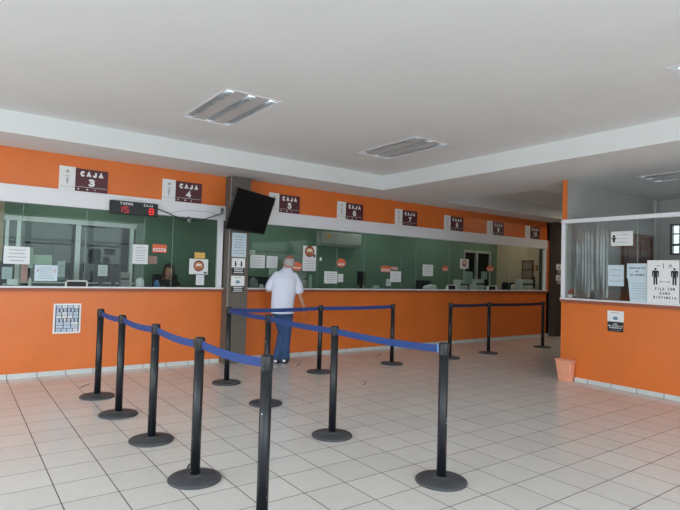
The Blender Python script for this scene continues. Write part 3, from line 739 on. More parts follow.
sheet((196, 275, 204, 285), 'small white sheet directly below the badge poster beside the left white post', 'paper', 3, y=-.004)
sheet((249.3, 250, 255.3, 254.3), 'tiny pale card at the left end of the long teller window', 'paper_green', 1, y=-.004, cat='sticker')
sheet((250, 255, 265, 268), 'wide white notice right of the pilaster, larger one of the pair left of the man', 'paper', 4, y=-.006)
sheet((266.6, 256.2, 277.5, 268), 'smaller white notice of the pair left of the man, nearer his head', 'paper', 5, y=-.006, ink='ink_grey')
sheet((269, 268.6, 277, 275), 'small pale sheet below the pair of notices, above the left shoulder of the man', 'paper_green', 0, y=.03)
sheet((302.8, 246, 316, 271), 'tall white poster with a round brown badge at its top, right of the man', 'paper', 0, y=-.006, cat='poster', name='badge_poster', group='badge posters on the teller glass',
      extra=lambda mb, x0, x1, y, z0, z1: (badge((.5, .78), .36)(mb, x0, x1, y, z0, z1), lines(mb, x0, x1, y, z0, z0+(z1-z0)*.5, 4)))
def octo(px, label):
    y = -.006; x0, x1, z0, z1 = rectY(*px, y=y); c = Vector(((x0+x1)/2, y, (z0+z1)/2)); rx, rz = (x1-x0)/2, (z1-z0)/2
    vs = [c+RT*rx*math.cos(PI/8+k*PI/4)*1.06+UPV*rz*math.sin(PI/8+k*PI/4)*1.06 for k in range(8)]
    mb = MB(); mb.quad(vs); mb.add([v+Vector((0, .002, 0)) for v in vs], [tuple(range(8))[::-1]]); n = 0
    mb.add([v for v in vs]+[v+Vector((0, .002, 0)) for v in vs], [(k, (k+1) % 8, 8+(k+1) % 8, 8+k)[::-1] for k in range(8)])
    for i in range(4): mb.box(c.x-rx*.72+rx*.38*i, c.x-rx*.72+rx*.38*i+rx*.28, y-.001, y, c.z-rz*.5, c.z-rz*.12, 1)
    return tag(mb.build('orange_sticker', [M['sticker_orange'], M['sign_white']], origin=c), label, 'sticker', 'orange stickers on the teller glass')
octo((292, 262, 302, 270.8), 'orange eight-sided sticker immediately right of the head of the man')
octo((337, 258.6, 345.6, 267.3), 'orange eight-sided sticker below the air conditioner')
octo((442.2, 265.8, 448.3, 271.3), 'orange sticker on the glass between signs 8 and 9, left of the square poster')
octo((486.5, 265.8, 494, 271.5), 'orange sticker in front of the far inner window')
card((381, 266, 390.3, 272.3), 'orange and white card below sign 7, left of a grey card')
sheet((391.3, 266.8, 397.8, 269.8), 'small grey card just right of the orange card below sign 7', 'paper_pink', 1, y=-.004, cat='sticker')
sheet((324.2, 271.4, 337.2, 283.4), 'white notice below the air conditioner, larger of two side by side', 'paper', 5, y=-.004)
sheet((338, 274, 343.2, 282), 'narrow white slip right of the notice below the air conditioner', 'paper', 2, y=-.004)
sheet((319.7, 257.5, 321.7, 260.8), 'tiny white sticker right of the tall badge poster', 'paper', 0, y=-.004, cat='sticker')
sheet((390.3, 271.3, 401, 282), 'white notice under the grey card below sign 7', 'paper', 4, y=-.004)
sheet((386, 279, 391, 286), 'white slip low on the glass, lower left of the notice below sign 7', 'paper', 1, y=.03)
sheet((422.7, 264.6, 433, 276), 'white notice alone on the dark glass under sign 8', 'paper', 4, y=-.004)
sheet((460, 259, 468.7, 268.8), 'square white poster with a dark round mark, left of the far inner window', 'paper', 0, y=-.004, cat='poster', name='badge_poster', group='badge posters on the teller glass', extra=badge((.5, .55), .34))
sheet((464.5, 271.5, 472.5, 284), 'grey sheet below the square poster, behind the white box', 'paper_green', 3, y=.03)
sheet((481.2, 271.5, 487.2, 279.5), 'pale sheet standing against the far inner window', 'paper_green', 2, y=.03)

# notices on the pilaster front
yp = -.206
sheet((232, 233, 246.3, 257), 'large pale notice on the brown pilaster right under the television', 'paper_blue', 7, y=yp, group='notices on the brown pilaster')
def two_tone(px, label, y, fig):
    x0, x1, z0, z1 = rectY(*px, y=y); h = z1-z0; w = x1-x0; zm = z0+h*.40; mb = MB()
    mb.box(x0, x1, y, y+.003, zm, z1); mb.box(x0+w*.05, x1-w*.04, y, y+.003, z0, zm, 1)
    for i in range(3): mb.box(x0+w*(.16+.05*(i % 2)), x1-w*(.12+.04*(i % 2)), y-.001, y, z0+h*(.06+.115*i), z0+h*(.11+.115*i), 0)
    if fig:
        for q in (.28, .72):
            c = x0+w*q; mb.disc((c, y-.001, z1-h*.23), RT, UPV, .012, .012, 2, 12); mb.box(c-.013, c+.013, y-.001, y, zm+h*.08, z1-h*.28, 2)
        mb.box(x0+w*.42, x0+w*.58, y-.001, y, zm+h*.2, zm+h*.22, 3)
    else:
        mb.disc((x0+w*.5, y-.001, zm+h*.24), RT, UPV, w*.16, h*.1, 4, 16); mb.box(x0+w*.25, x1-w*.25, y-.001, y, z1-h*.12, z1-h*.09, 3)
    return tag(mb.build('two_tone_notice', [M['sign_white'], M['ink'], M['ink'], M['ink_grey'], M['logo_blue']], origin=((x0+x1)/2, y, z0)), label, 'notice', 'white over black notices')
two_tone((231.7, 258.2, 245, 273.8), 'white over black notice with two small figures, upper one on the brown pilaster', yp, True)
two_tone((230.9, 275.9, 244.3, 292.6), 'white over black notice with a blue mark, lower one on the brown pilaster', yp, False)
two_tone((556.3, 264, 562.3, 274), 'white over black notice, upper one on the far dark pilaster', -.206, False)
two_tone((556, 275, 562, 284.5), 'white over black notice, lower one on the far dark pilaster', -.206, False)

# chart on the orange counter
y = -.004; x0, x1, z0, z1 = onY(53.2, 318, y).x, onY(80.8, 318, y).x, onY(67, 333.4, y).z, onY(67, 303.6, y).z
ch = tag(empty('wall_chart', ((x0+x1)/2, y, z0)), 'white bordered chart of small printed cells on the orange counter at left', 'poster')
MB().rbox(x0, x1, y, y+.0035, z0, z1, .0015, 0, 1).build('board', M['sign_white'], ch)
mb = MB(); w, h = x1-x0, z1-z0; e = .022
mb.box(x0+e, x1-e, y-.0006, y, z0+e, z1-e, 1); rows = 8
for r_ in range(rows):
    zc = z1-e-(h-2*e)*(r_+.5)/rows; hh = (h-2*e)/rows*.42; n = 6 if r_ in (1, 4) else random.choice((3, 4))
    xx = x0+e+.008; tot = w-2*e-.016
    for k in range(n):
        a = xx+tot*k/n+.006; c = xx+tot*(k+1)/n-(.006 if n < 6 else .014)
        mb.box(a, c, y-.0014, y-.0006, zc-hh, zc+hh, 2 if random.random() < .75 else 0)
        mb.box(a+(c-a)*.15, a+(c-a)*.8, y-.002, y-.0014, zc-hh*.3, zc+hh*.1, 3)
mb.build('printed_cells', [M['sign_white'], mat('chart_ink', (70, 74, 92), .6, noise=.1), M['grid_blue'], mat('chart_grey', (150, 160, 180), .6, noise=.1)], ch)

# ------------------------------------------------------------------ inside the teller office
struct(MB().box(XL, P1[0]-.02, .105, .55, 1.085, 1.115).box(XL, P1[0]-.02, .105, .13, 0.0, 1.085).box(P1[1]+.02, XE-.01, .105, .55, 1.085, 1.115).box(P1[1]+.02, XE-.01, .105, .13, 0.0, 1.085).build('trim_14', M['counter_top']))
CT = 1.115
def monitor(px, y, label, name='computer_monitor'):
    x0, x1, z0, z1 = rectY(*px, y=y); cx = (x0+x1)/2
    r = tag(empty(name, (cx, y+.05, CT)), label, 'monitor', 'monitors behind the teller glass')
    MB().rbox(x0, x1, y, y+.035, z0, z1, .006).build('housing', M['black_plastic'], r)
    MB().box(x0+.015, x1-.015, y+.035, y+.038, z0+.015, z1-.015).build('screen', M['screen_black'], r)
    MB().box(cx-.025, cx+.025, y+.012, y+.03, CT+.012, z1-(z1-z0)*.4).build('stand', M['black_plastic'], r)
    MB().rbox(cx-.06, cx+.06, y-.02, y+.11, CT, CT+.012, .004).build('foot', M['black_plastic'], r)
    return r
monitor((94.3, 263.3, 108, 282), .30, 'back of a black monitor with a white sheet taped on, below the turn display')
monitor((108.6, 264, 119.3, 282), .30, 'back of a black monitor immediately right of the one with the taped sheet')
monitor((-8, 261, 7, 283), .27, 'black monitor cut off by the left edge of the photo')
monitor((358, 271.3, 365.5, 285), .35, 'narrow black monitor right of the air conditioner, seen from behind')
monitor((533.5, 276.5, 539, 287.5), .3, 'black monitor at the far end of the long teller window')
# pass-through trays on the ledge
def tray(px, label):
    y = -.05; x0, x1, z0, z1 = rectY(*px, y=y); z0 = LEDGE+.017; z1 = max(z1, z0+.05)
    r = tag(empty('pass_tray', ((x0+x1)/2, 0, z0)), label, 'tray', 'coin trays standing on the white ledge')
    t = .018
    MB().box(x0, x0+t, y, .005, z0, z1).box(x1-t, x1, y, .005, z0, z1).box(x0, x1, y, .005, z1-t, z1).build('frame', M['light_plastic'], r)
    MB().box(x0+t, x1-t, -.02, .0, z0, z1-t).build('opening', M['ink'], r)
    MB().box(x0+t, x1-t, -.048, -.021, z0, z0+.006).build('bottom', mat('tray_red', (110, 40, 44), .5, noise=.1), r)
tray((65.5, 280.3, 88, 287), 'grey framed tray with a dark opening left of the black monitors')
tray((448, 284.6, 457, 289), 'pale framed tray with a dark opening under signs 8 and 9, left of the two')
tray((488.5, 285.5, 497, 289.3), 'pale framed tray with a dark opening nearest the far end')
def gadget(px, y, label, name, cat, m, depth=.14, group=None, extra=None, zb=None):
    x0, x1, z0, z1 = rectY(*px, y=y); z0 = CT if zb is None else zb
    r = tag(empty(name, ((x0+x1)/2, y+depth/2, z0)), label, cat, group)
    MB().rbox(x0, x1, y, y+depth, z0, z1, min(.008, (x1-x0)*.2)).build('body', M[m], r)
    if extra: extra(r, x0, x1, y, z0, z1)
    return r
def printer_bits(r, x0, x1, y, z0, z1):
    MB().box(x0+.01, x1-.01, y-.002, y, z0+(z1-z0)*.55, z0+(z1-z0)*.68).build('paper_slot', M['ink'], r)
    MB().box(x0+.03, x1-.03, y+.03, y+.10, z1, z1+.008).build('lid', M['ink_grey'], r)
gadget((120.5, 272.5, 130, 283), .44, 'grey receipt printer right of the pair of black monitors', 'receipt_printer', 'printer', 'grey_plastic', .1, 'receipt printers behind the glass', printer_bits)
gadget((460, 280, 468.2, 288), .2, 'white box on the inner counter under the square poster', 'receipt_printer', 'printer', 'light_plastic', .2, 'receipt printers behind the glass', printer_bits)
gadget((476, 279.3, 484.3, 288), .2, 'white box on the inner counter in front of the far inner window', 'receipt_printer', 'printer', 'light_plastic', .2, 'receipt printers behind the glass', printer_bits)
gadget((522.5, 279.5, 533, 288), .2, 'cluttered pale machine under the wooden notice board', 'receipt_printer', 'printer', 'light_plastic', .2, 'receipt printers behind the glass', printer_bits)
gadget((302.5, 276.5, 307.5, 287.5), .22, 'dark grey box left of the white bottle, right of the man', 'card_reader', 'card reader', 'grey_plastic', .1, None,
       lambda r, x0, x1, y, z0, z1: MB().box(x0+.01, x1-.01, y-.002, y, z1-.06, z1-.02).build('display', M['ink'], r))
# bottle (white cylinder)
p = onY(310, 287, .25); zt = onY(310, 274.8, .25).z
bo = tag(empty('bottle', (p.x, .25, CT)), 'white cylindrical bottle on the inner counter right of the man', 'bottle')
MB().lathe([(.03, CT), (.033, CT+.01), (.033, zt-.06), (.026, zt-.035), (.014, zt-.025)], (p.x, .25, 0), 20).build('body', M['paper_green'], bo)
MB().cyl((p.x, .25, zt-.025), (p.x, .25, zt), .016).build('cap', M['light_plastic'], bo)
# small things by the left window
def rags(px, y, label, name, cat, m, n=5):
    x0, x1, z0, z1 = rectY(*px, y=y); z0 = CT; mb = MB(); w = x1-x0
    for i in range(n):
        r = w*random.uniform(.2, .32); x = x0+w*random.uniform(.2, .8); hh = (z1-z0)*random.uniform(.4, .52)
        mb.ellip((x, y+random.uniform(-.02, .05), z0+hh), (r, .05, hh), 12, 8, rot=None)
    o = blob(mb, name, M[m], .014); o.location = (0, 0, 0)
    return tag(o, label, cat)
def blob(mb, name, m, vox, parent=None, origin=None, smooth=3):
    o = mb.build(name, m, parent, origin)
    md = o.modifiers.new('r', 'REMESH'); md.mode = 'VOXEL'; md.voxel_size = vox
    if smooth:
        sm = o.modifiers.new('s', 'SMOOTH'); sm.factor = .5; sm.iterations = smooth
    dg = bpy.context.evaluated_depsgraph_get(); dg.update()
    me = bpy.data.meshes.new_from_object(o.evaluated_get(dg)); me.name = name
    me.materials.clear(); me.materials.append(m)
    for p_ in me.polygons: p_.use_smooth = True; p_.material_index = 0
    o.modifiers.clear(); o.data = me
    return o
rags((136, 277, 144, 283.5), .3, 'small crumpled white tissue under the typed notice below the display', 'tissue', 'tissue', 'paper')
rags((155, 279.5, 160, 285), .3, 'small blue object on the inner counter left of the clerk', 'tape_roll', 'tape', 'blue_item', 3)
rags((248.5, 277, 258.5, 288), .25, 'crumpled grey plastic bag right of the brown pilaster behind the glass', 'plastic_bag', 'bag', 'bag_grey', 8)
rags((259.5, 283.5, 263.5, 288), .2, 'small white crumpled paper right of the grey plastic bag', 'paper_ball', 'paper', 'paper', 4)
rags((425, 284.3, 437, 289), .25, 'heap of white papers on the inner counter under sign 8', 'paper_heap', 'paper', 'paper', 7)
rags((28, 277, 33.5, 283), .12, 'small white cup-sized paper left of the wide bluish notice', 'paper_ball', 'paper', 'paper', 4)
rags((510, 284, 516, 289), .25, 'small pale crumpled paper left of the machine under the wooden board', 'paper_ball', 'paper', 'light_plastic', 4)
rags((373, 285, 379, 289), .25, 'small pale crumpled paper low on the glass below sign 7', 'paper_ball', 'paper', 'paper_green', 4)

# air conditioner on the green wall
ya = W_OFF-.21; x0, x1 = onY(321.5, 238, ya).x, onY(361.5, 239, ya).x; z0, z1 = onY(322, 245.6, ya).z, onY(322, 231, ya).z
ac = tag(empty('air_conditioner', ((x0+x1)/2, W_OFF-.1, z0)), 'long white split air conditioner on the green wall behind the glass', 'air conditioner')
prof = [(W_OFF-.001, z0), (ya+.07, z0), (ya+.01, z0+.06), (ya, z0+.12), (ya, z1-.03), (ya+.02, z1), (W_OFF-.001, z1)]
mb = MB(); n = len(prof)
mb.add([(x0, y, z) for y, z in prof]+[(x1, y, z) for y, z in prof], [tuple(range(n)), tuple(range(n, 2*n))[::-1]]+[(k, n+k, n+(k+1) % n, (k+1) % n) for k in range(n)])
mb.build('body', M['ac_grey'], ac, bevel=.008)
MB().box(x0+.04, x1-.04, ya+.012, ya+.03, z0+.035, z0+.05).build('vent', M['ink_grey'], ac)
MB().box(x0+.14, x0+.22, ya-.005, ya-.002, z1-.14, z1-.05).build('yellow_patch', M['yellow'], ac)  # yellow rectangle near the left end of the front
MB().box(x0+.05, x1-.05, ya-.003, ya+.004, z0+.13, z1-.035).build('front_panel', M['ac_grey'], ac, bevel=.003)

# wooden board on the beige side wall, small brown frame beside it
xb = XE-.03
ya0, ya1, z0, z1 = rectX(521.7, 260.3, 532.7, 279, xb)
bd = tag(empty('notice_board', (xb, (ya0+ya1)/2, z0)), 'wooden framed board with two pale panels on the beige end wall', 'board')
mb = MB(); e = .035
for a, c, d_, f_ in ((ya0, ya1, z1-e, z1), (ya0, ya1, z0, z0+e), (ya0, ya0-e, z0, z1), (ya1+e, ya1, z0, z1), (ya0, ya1, (z0+z1)/2-e/2, (z0+z1)/2+e/2)): mb.box(xb, XE-.001, a, c, d_, f_)
mb.build('frame', M['wood_light'], bd)
MB().box(xb+.012, XE-.002, ya0, ya1, z0, z1).build('panel', mat('board_panel', (150, 128, 116), .6, noise=.15, nscale=20), bd)
ya0, ya1, z0, z1 = rectX(533.3, 265.3, 537, 270.5, xb)
tag(MB().box(xb, XE-.001, ya0, ya1, z0, z1).box(xb-.002, xb, ya0-.02, ya1+.02, z0+.02, z1-.02, 1).build('picture_frame', [M['wood_light'], M['logo_tan']], origin=(xb, (ya0+ya1)/2, z0)), 'small brown picture on the beige end wall right of the wooden board', 'picture')

# office chairs
def chair(x, y, rz, label, first=[]):
    if first:
        src = first[0]; r = src.copy(); COL.objects.link(r)
        for ch in src.children:
            c = ch.copy(); COL.objects.link(c); c.parent = r
    else:
        r = empty('office_chair', (0, 0, 0)); first.append(r)
        MB().rbox(-.23, .23, -.22, .22, .62, .69, .025).build('seat', M['chair_black'], r)
        mb = MB().rbox(-.21, .21, -.03, .03, 0, .46, .025); mb.xf(Matrix.Translation((0, -.24, .88)) @ Matrix.Rotation(.16, 4, 'X')); mb.build('backrest', M['chair_black'], r)
        MB().tube([(0, -.10, .62), (0, -.26, .66), (0, -.275, .80), (0, -.27, .95)], .018).build('back_post', M['black_plastic'], r)
        MB().cyl((0, 0, .10), (0, 0, .62), .028).build('column', M['black_plastic'], r)
        mb = MB()
        for k in range(5):
            a = k*2*PI/5; mb.tube([(0, 0, .10), (.15*math.cos(a), .15*math.sin(a), .085), (.28*math.cos(a), .28*math.sin(a), .06)], [.03, .022, .016])
            mb.ellip((.28*math.cos(a), .28*math.sin(a), .03), (.028, .028, .03), 10, 8)
        mb.build('star_base', M['black_plastic'], r)
    r.location = (x, y, 0); r.rotation_euler = (0, 0, rz)
    return tag(r, label, 'chair', 'office chairs behind the teller glass')
chair(2.26, .86, PI-.1, 'black office chair under the clerk behind the left teller glass')
chair(7.95, .95, PI/2+.2, 'black office chair between signs 7 and 8, its back seen edge on')
chair(9.33, .9, PI/2, 'black office chair left of the far inner window, its back seen edge on')
chair(10.85, .85, PI/2-.2, 'black office chair in front of the far end of the green wall')
chair(3.86, .95, PI/2+.9, 'black office chair behind the glass left of the man, high dark back')

# ------------------------------------------------------------------ right-hand counter things
YR, NX = Vector((0, -1, 0)), Vector((-1, 0, 0))
def sheetX(px, label, n=5, x=XC-.004, paper='paper', name='paper_notice', group='notices on the right-hand glass', extra=None, ink='ink_grey', top=.1):
    a, c, z0, z1 = rectX(*px, x)
    mb = MB().box(x, x+.002, a, c, z0, z1); h = z1-z0; w = a-c
    for i in range(n):
        z = z1-h*(top+(1-top-.1)*(i+.5)/n); l = w*.75*random.uniform(.75, 1); mb.box(x-.0006, x, (a+c)/2-l/2, (a+c)/2+l/2, z-h*.01, z+h*.01, 1)
    if extra: extra(mb, x-.0012, a, c, z0, z1, w, h)
    return tag(mb.build(name, [M[paper], M[ink], M['ink'], M['logo_blue'], M['ink_grey']], origin=(x, (a+c)/2, z0)), label, 'notice', group)
def logo_T(mb, x, a, c, z0, z1, w, h):
    y = a-w*.14
    mb.disc((x, y, z0+h*.66), YR, UPV, .017, .018, 2, 12); mb.box(x, x+.0005, y-.030, y+.030, z0+h*.46, z0+h*.56, 2); mb.box(x, x+.0005, y-.014, y+.014, z0+h*.25, z0+h*.5, 2)
sheetX((611, 231.3, 633, 245.8), 'white wide notice with a small dark emblem, high on the right-hand glass', 3, extra=logo_T)
sheetX((608, 265, 623.8, 286), 'pale blank sheet on the right-hand glass, left of the large signs', 3, paper='paper_blue')
def no_adeudo(mb, x, a, c, z0, z1, w, h):
    m = (a+c)/2
    for wd_, zz_, tw_ in (('CONSTANCIAS', .12, .78), ('DE', .21, .13), ('NO ADEUDO', .30, .66)): block(mb, wd_, (x, m, z1-h*zz_), YR, h*.045, w*tw_, .26, 2)
x = XC-.006
a, c, z0, z1 = rectX(626.8, 263.5, 647.5, 301.3, x); z0 = RL+.006
mb = MB(); w = a-c; h = z1-z0; zc = z0+h*.60
for (l0, r0, zz0), (l1, r1, zz1) in (((a-w*.17, c+w*.02, z0), (a-w*.05, c, zc)), ((a, c, zc), (a+w*.0, c, z1))):
    mb.add([(x, l0, zz0), (x, r0, zz0), (x, r1, zz1), (x, l1, zz1), (x+.003, l0, zz0), (x+.003, r0, zz0), (x+.003, r1, zz1), (x+.003, l1, zz1)], [(0, 1, 2, 3), (7, 6, 5, 4), (0, 4, 5, 1), (1, 5, 6, 2), (2, 6, 7, 3), (3, 7, 4, 0)])
no_adeudo(mb, x-.001, a, c, z0, z1, w, h)
for i in range(7): mb.box(x-.001, x, c+w*.12, a-w*(.24+.05*random.random()), z0+h*(.08+.065*i), z0+h*(.088+.065*i), 1)
tag(mb.build('paper_notice', [M['paper_blue'], M['ink_grey'], M['ink']], origin=(x, (a+c)/2, z0)), 'pale worn double notice with a bold heading, left of the distance sign', 'notice', 'notices on the right-hand glass')
# FILA CON SANA DISTANCIA board
x = XC-.030
a, c = onX(647.2, 283, x).y, onX(679.2, 283, x).y; z0 = RL+.005; z1 = onX(663, 260.3, x).z
fs = tag(empty('distance_sign', (x, (a+c)/2, z0)), 'white board reading FILA CON SANA DISTANCIA with two black figures on the right-hand ledge', 'sign')
MB().box(x, x+.004, a, c, z0, z1).build('board', M['sign_white'], fs)
m_, w, h = (a+c)/2, a-c, z1-z0; f = x-.0012; t = MB()
for wd_, zz_, tw_ in (('FILA CON', .335, .62), ('SANA', .235, .34), ('DISTANCIA', .135, .72)): block(t, wd_, (f, m_-w*.06, z0+h*zz_), YR, h*.066, w*tw_, .19)
for q in (.17, .34, .46, .60, .72, .84): t.disc((f, a-w*q, z0+h*.045), YR, UPV, w*.014, h*.008, 1, 8)
t.box(f, f+.0005, a-w*.28, a-w*.42, z1-h*.135, z1-h*.120, 1); t.disc((f, a-w*.73, z1-h*.12), YR, UPV, w*.05, h*.02, 1, 12); t.box(f, f+.0005, a-w*.66, a-w*.80, z1-h*.165, z1-h*.155, 1)
t.box(f, f+.0005, a-w*.505, a-w*.525, z1-h*.19, z1-h*.09, 0); t.disc((f, a-w*.515, z1-h*.085), YR, UPV, w*.015, h*.012, 0, 10)
t.build('lettering', [M['ink'], M['ink_grey']], fs)
t = MB()
for q in (.265, .86):
    y = a-w*q; zt = z1-h*.185
    t.disc((f, y, zt-h*.02), YR, UPV, w*.036, h*.026, 0, 14)
    t.add([(f, y+w*.11, zt-h*.075), (f, y+w*.085, zt-h*.055), (f, y-w*.085, zt-h*.055), (f, y-w*.11, zt-h*.075), (f, y-w*.11, zt-h*.20), (f, y-w*.078, zt-h*.20), (f, y-w*.07, zt-h*.10), (f, y-w*.062, zt-h*.10), (f, y-w*.062, zt-h*.385), (f, y-w*.012, zt-h*.385), (f, y-w*.008, zt-h*.22), (f, y+w*.008, zt-h*.22), (f, y+w*.012, zt-h*.385), (f, y+w*.062, zt-h*.385), (f, y+w*.062, zt-h*.10), (f, y+w*.07, zt-h*.10), (f, y+w*.078, zt-h*.20), (f, y+w*.11, zt-h*.20)], [tuple(range(18))])
zz = z1-h*.50; t.box(f, f+.0005, a-w*.44, a-w*.68, zz-h*.004, zz+h*.004)
for s_, q in ((1, .40), (-1, .72)): t.quad([(f, a-w*q, zz), (f, a-w*q-s_*w*.05, zz+h*.022), (f, a-w*q-s_*w*.05, zz-h*.022)])
t.build('pictogram', M['ink'], fs)
# two-tone poster on the orange counter
x = XC-.004; a, c, z0, z1 = rectX(607.3, 311, 623.7, 331.8, x); w, h = a-c, z1-z0; zm = z0+h*.48
mb = MB().box(x, x+.003, a, c, zm, z1).box(x, x+.003, a-.004, c+.004, z0, zm, 1); f = x-.001
for wd_, zz_, tw_ in (('USO', .37, .24), ('OBLIGATORIO DE', .28, .9), ('CUBREBOCAS', .19, .76)): block(mb, wd_, (f, (a+c)/2, z0+h*zz_), YR, h*.062, w*tw_, .28)
mb.disc((f, (a+c)/2, zm+h*.17), YR, UPV, w*.16, h*.085, 2, 18); mb.box(f, f+.0005, a-w*.25, c+w*.25, z1-h*.10, z1-h*.08, 3)
mb.box(f, f+.0005, a-w*.15, c+w*.15, z0+h*.06, z0+h*.075, 3)
tag(mb.build('two_tone_notice', [M['sign_white'], M['ink'], M['logo_blue'], M['ink_grey']], origin=(x, (a+c)/2, z0)), 'white over black notice on the orange front of the right-hand counter', 'notice', 'white over black notices')
# intercom on the ledge
p = onX(594.2, 300.3, XC-.03)
ic = tag(empty('intercom', (XC-.03, p.y, RL+.004)), 'dark grey rounded intercom standing on the right-hand ledge', 'intercom')
mb = MB(); mb.rings([((XC-.03, p.y, RL-.02), Vector((0, .062, 0)), Vector((.018, 0, 0))), ((XC-.03, p.y, RL+.05), Vector((0, .060, 0)), Vector((.018, 0, 0))), ((XC-.03, p.y, RL+.11), Vector((0, .05, 0)), Vector((.016, 0, 0))), ((XC-.03, p.y, RL+.135), Vector((0, .026, 0)), Vector((.011, 0, 0)))], 20)
mb.v = [Vector((v.x, v.y, max(v.z, RL+.0045))) for v in mb.v]
mb.build('body', mat('intercom_grey', (92, 92, 90), .5, noise=.08), ic)
mb = MB()
for k in range(5): mb.box(XC-.051, XC-.046, p.y-.03, p.y+.03, RL+.03+.014*k, RL+.036+.014*k)
mb.build('speaker_grille', M['ink'], ic)
# flower by the corner of the glass
p = onX(570, 298, XC+.10); zb = RL+.004
fl = tag(empty('flower_pot', (XC+.10, p.y, zb)), 'small red and white flower arrangement at the left corner of the right-hand glass', 'flowers')
MB().lathe([(.03, 0), (.045, .045), (.047, .05)], (XC+.10, p.y, zb), 18).build('pot', M['paper'], fl)
mb = MB()
for k in range(9):
    t = k*2.4; rr = .018+.008*(k % 3); mb.ellip((XC+.10+rr*math.cos(t)*1.4, p.y+rr*math.sin(t)*1.7, zb+.075+.012*(k % 4)), (.018, .02, .017), 10, 7)
mb.build('blossoms', M['red_item'], fl)
mb = MB()
for k in range(7):
    t = k*.9; mb.ellip((XC+.10+.035*math.cos(t), p.y+.05*math.sin(t), zb+.06), (.012, .02, .022), 8, 6)
mb.build('leaves', M['leaf'], fl)
# clear film hanging behind the glass
ya0, ya1 = onX(574.5, 260, XC+.05).y, onX(608.3, 260, XC+.05).y; z0, z1 = RL+.03, RB0-.003; NU, NV = 90, 26; mb = MB(); vs = []; fsx = []
def fold(u, v):
    return (.011*math.sin(u*44+1.3*math.sin(v*2.1))*(.55+.45*math.sin(u*9+2)) + .005*math.sin(u*71+v*1.7))*(.35+.65*v) + .008*math.sin(v*5+u*12)*(1-v)
for j in range(NV+1):
    for i in range(NU+1):
        u, v = i/NU, j/NV; vs.append((XC+.055+fold(u, v), ya0+(ya1-ya0)*u, z0+(z1-z0)*v))
for j in range(NV):
    for i in range(NU):
        k = j*(NU+1)+i; fsx.append((k, k+1, k+NU+2, k+NU+1))
mb.add(vs, fsx, 0, True)
tag(mb.build('plastic_sheet', M['film'], origin=(XC+.055, (ya0+ya1)/2, z0)), 'wrinkled clear plastic sheet hanging behind the right-hand glass', 'plastic sheet')
# desk item inside the right office
MBT = MB().box(XC+.13, XC+.75, -8.6, YP-.09, 1.02, 1.05).box(XC+.13, XC+.15, -8.6, YP-.09, 0, 1.02)
struct(MBT.build('trim_15', M['wood']))

# salmon waste bin at the corner of the counter
bn = tag(empty('waste_bin', (6.535, -3.567, 0)), 'salmon pink plastic waste bin at the corner of the right-hand counter', 'bin')
def ringrect(x0, x1, y0, y1, z, r=.02):
    out = []
    for cx, cy, a0 in ((x1-r, y1-r, 0), (x0+r, y1-r, PI/2), (x0+r, y0+r, PI), (x1-r, y0+r, 1.5*PI)):
        for k in range(5):
            a = a0+k*PI/8; out.append((cx+r*math.cos(a), cy+r*math.sin(a), z))
    return out
def loftrect(rs):
    vs = []; fs = []; n = 20
    for r_ in rs: vs += ringrect(*r_)
    for j in range(len(rs)-1):
        for k in range(n): fs.append((j*n+k, j*n+(k+1) % n, (j+1)*n+(k+1) % n, (j+1)*n+k))
    fs.append(tuple(range(n))[::-1]); fs.append(tuple((len(rs)-1)*n+k for k in range(n)))
    return MB().add(vs, fs)
B0 = (6.492, 6.590, -3.660, -3.475); B1 = (6.458, 6.598, -3.690, -3.440)
def bl(u, e=0): return tuple(B0[i]+(B1[i]-B0[i])*u+(e if i in (0, 2) else -e) for i in range(4))
loftrect([bl(0)+(0,), bl(.96)+(.288,), bl(1, .006)+(.288,), bl(.05, .006)+(.012,)]).build('bucket', M['pink_plastic'], bn)
loftrect([bl(.95, -.004)+(.280,), bl(1, -.007)+(.300,), bl(1, .005)+(.300,), bl(.95, .008)+(.280,)]).build('rim', M['pink_plastic'], bn)

# dark strips stuck on the floor
def onZ(px, py, z=0):
    d = ray(px, py); t = (z-CAM.z)/d.z; return CAM+d*t
for (p0, p1, lab) in (((296.5, 366.3), (300, 363.2), 'dark mark on the floor tiles just right of the feet of the man'), ((377, 357.3), (380.6, 353), 'dark mark on the floor tiles left of the end of the parallel blue belt'), ((363.5, 385.2), (366.6, 381.8), 'dark mark on the floor tiles in the middle of the queue'), ((80.5, 387.3), (90, 383.6), 'thin dark mark on the floor left of the farthest stanchion of the left row'), ((187.3, 468.5), (189.6, 464), 'small dark scrap on the floor beside the fourth stanchion of the left row')):
    a, c = onZ(*p0), onZ(*p1); d = (c-a).normalized(); n = Vector((-d.y, d.x, 0))*.006; a.z = c.z = 0.0005
    mb = MB(); mb.add([a-n, c-n, c+n, a+n, a-n+UPV*.002, c-n+UPV*.002, c+n+UPV*.002, a+n+UPV*.002], [(3, 2, 1, 0), (4, 5, 6, 7), (0, 1, 5, 4), (1, 2, 6, 5), (2, 3, 7, 6), (3, 0, 4, 7)])
    tag(mb.build('floor_mark', M['ink'], origin=(a+c)/2), lab, 'mark', 'dark marks on the floor')

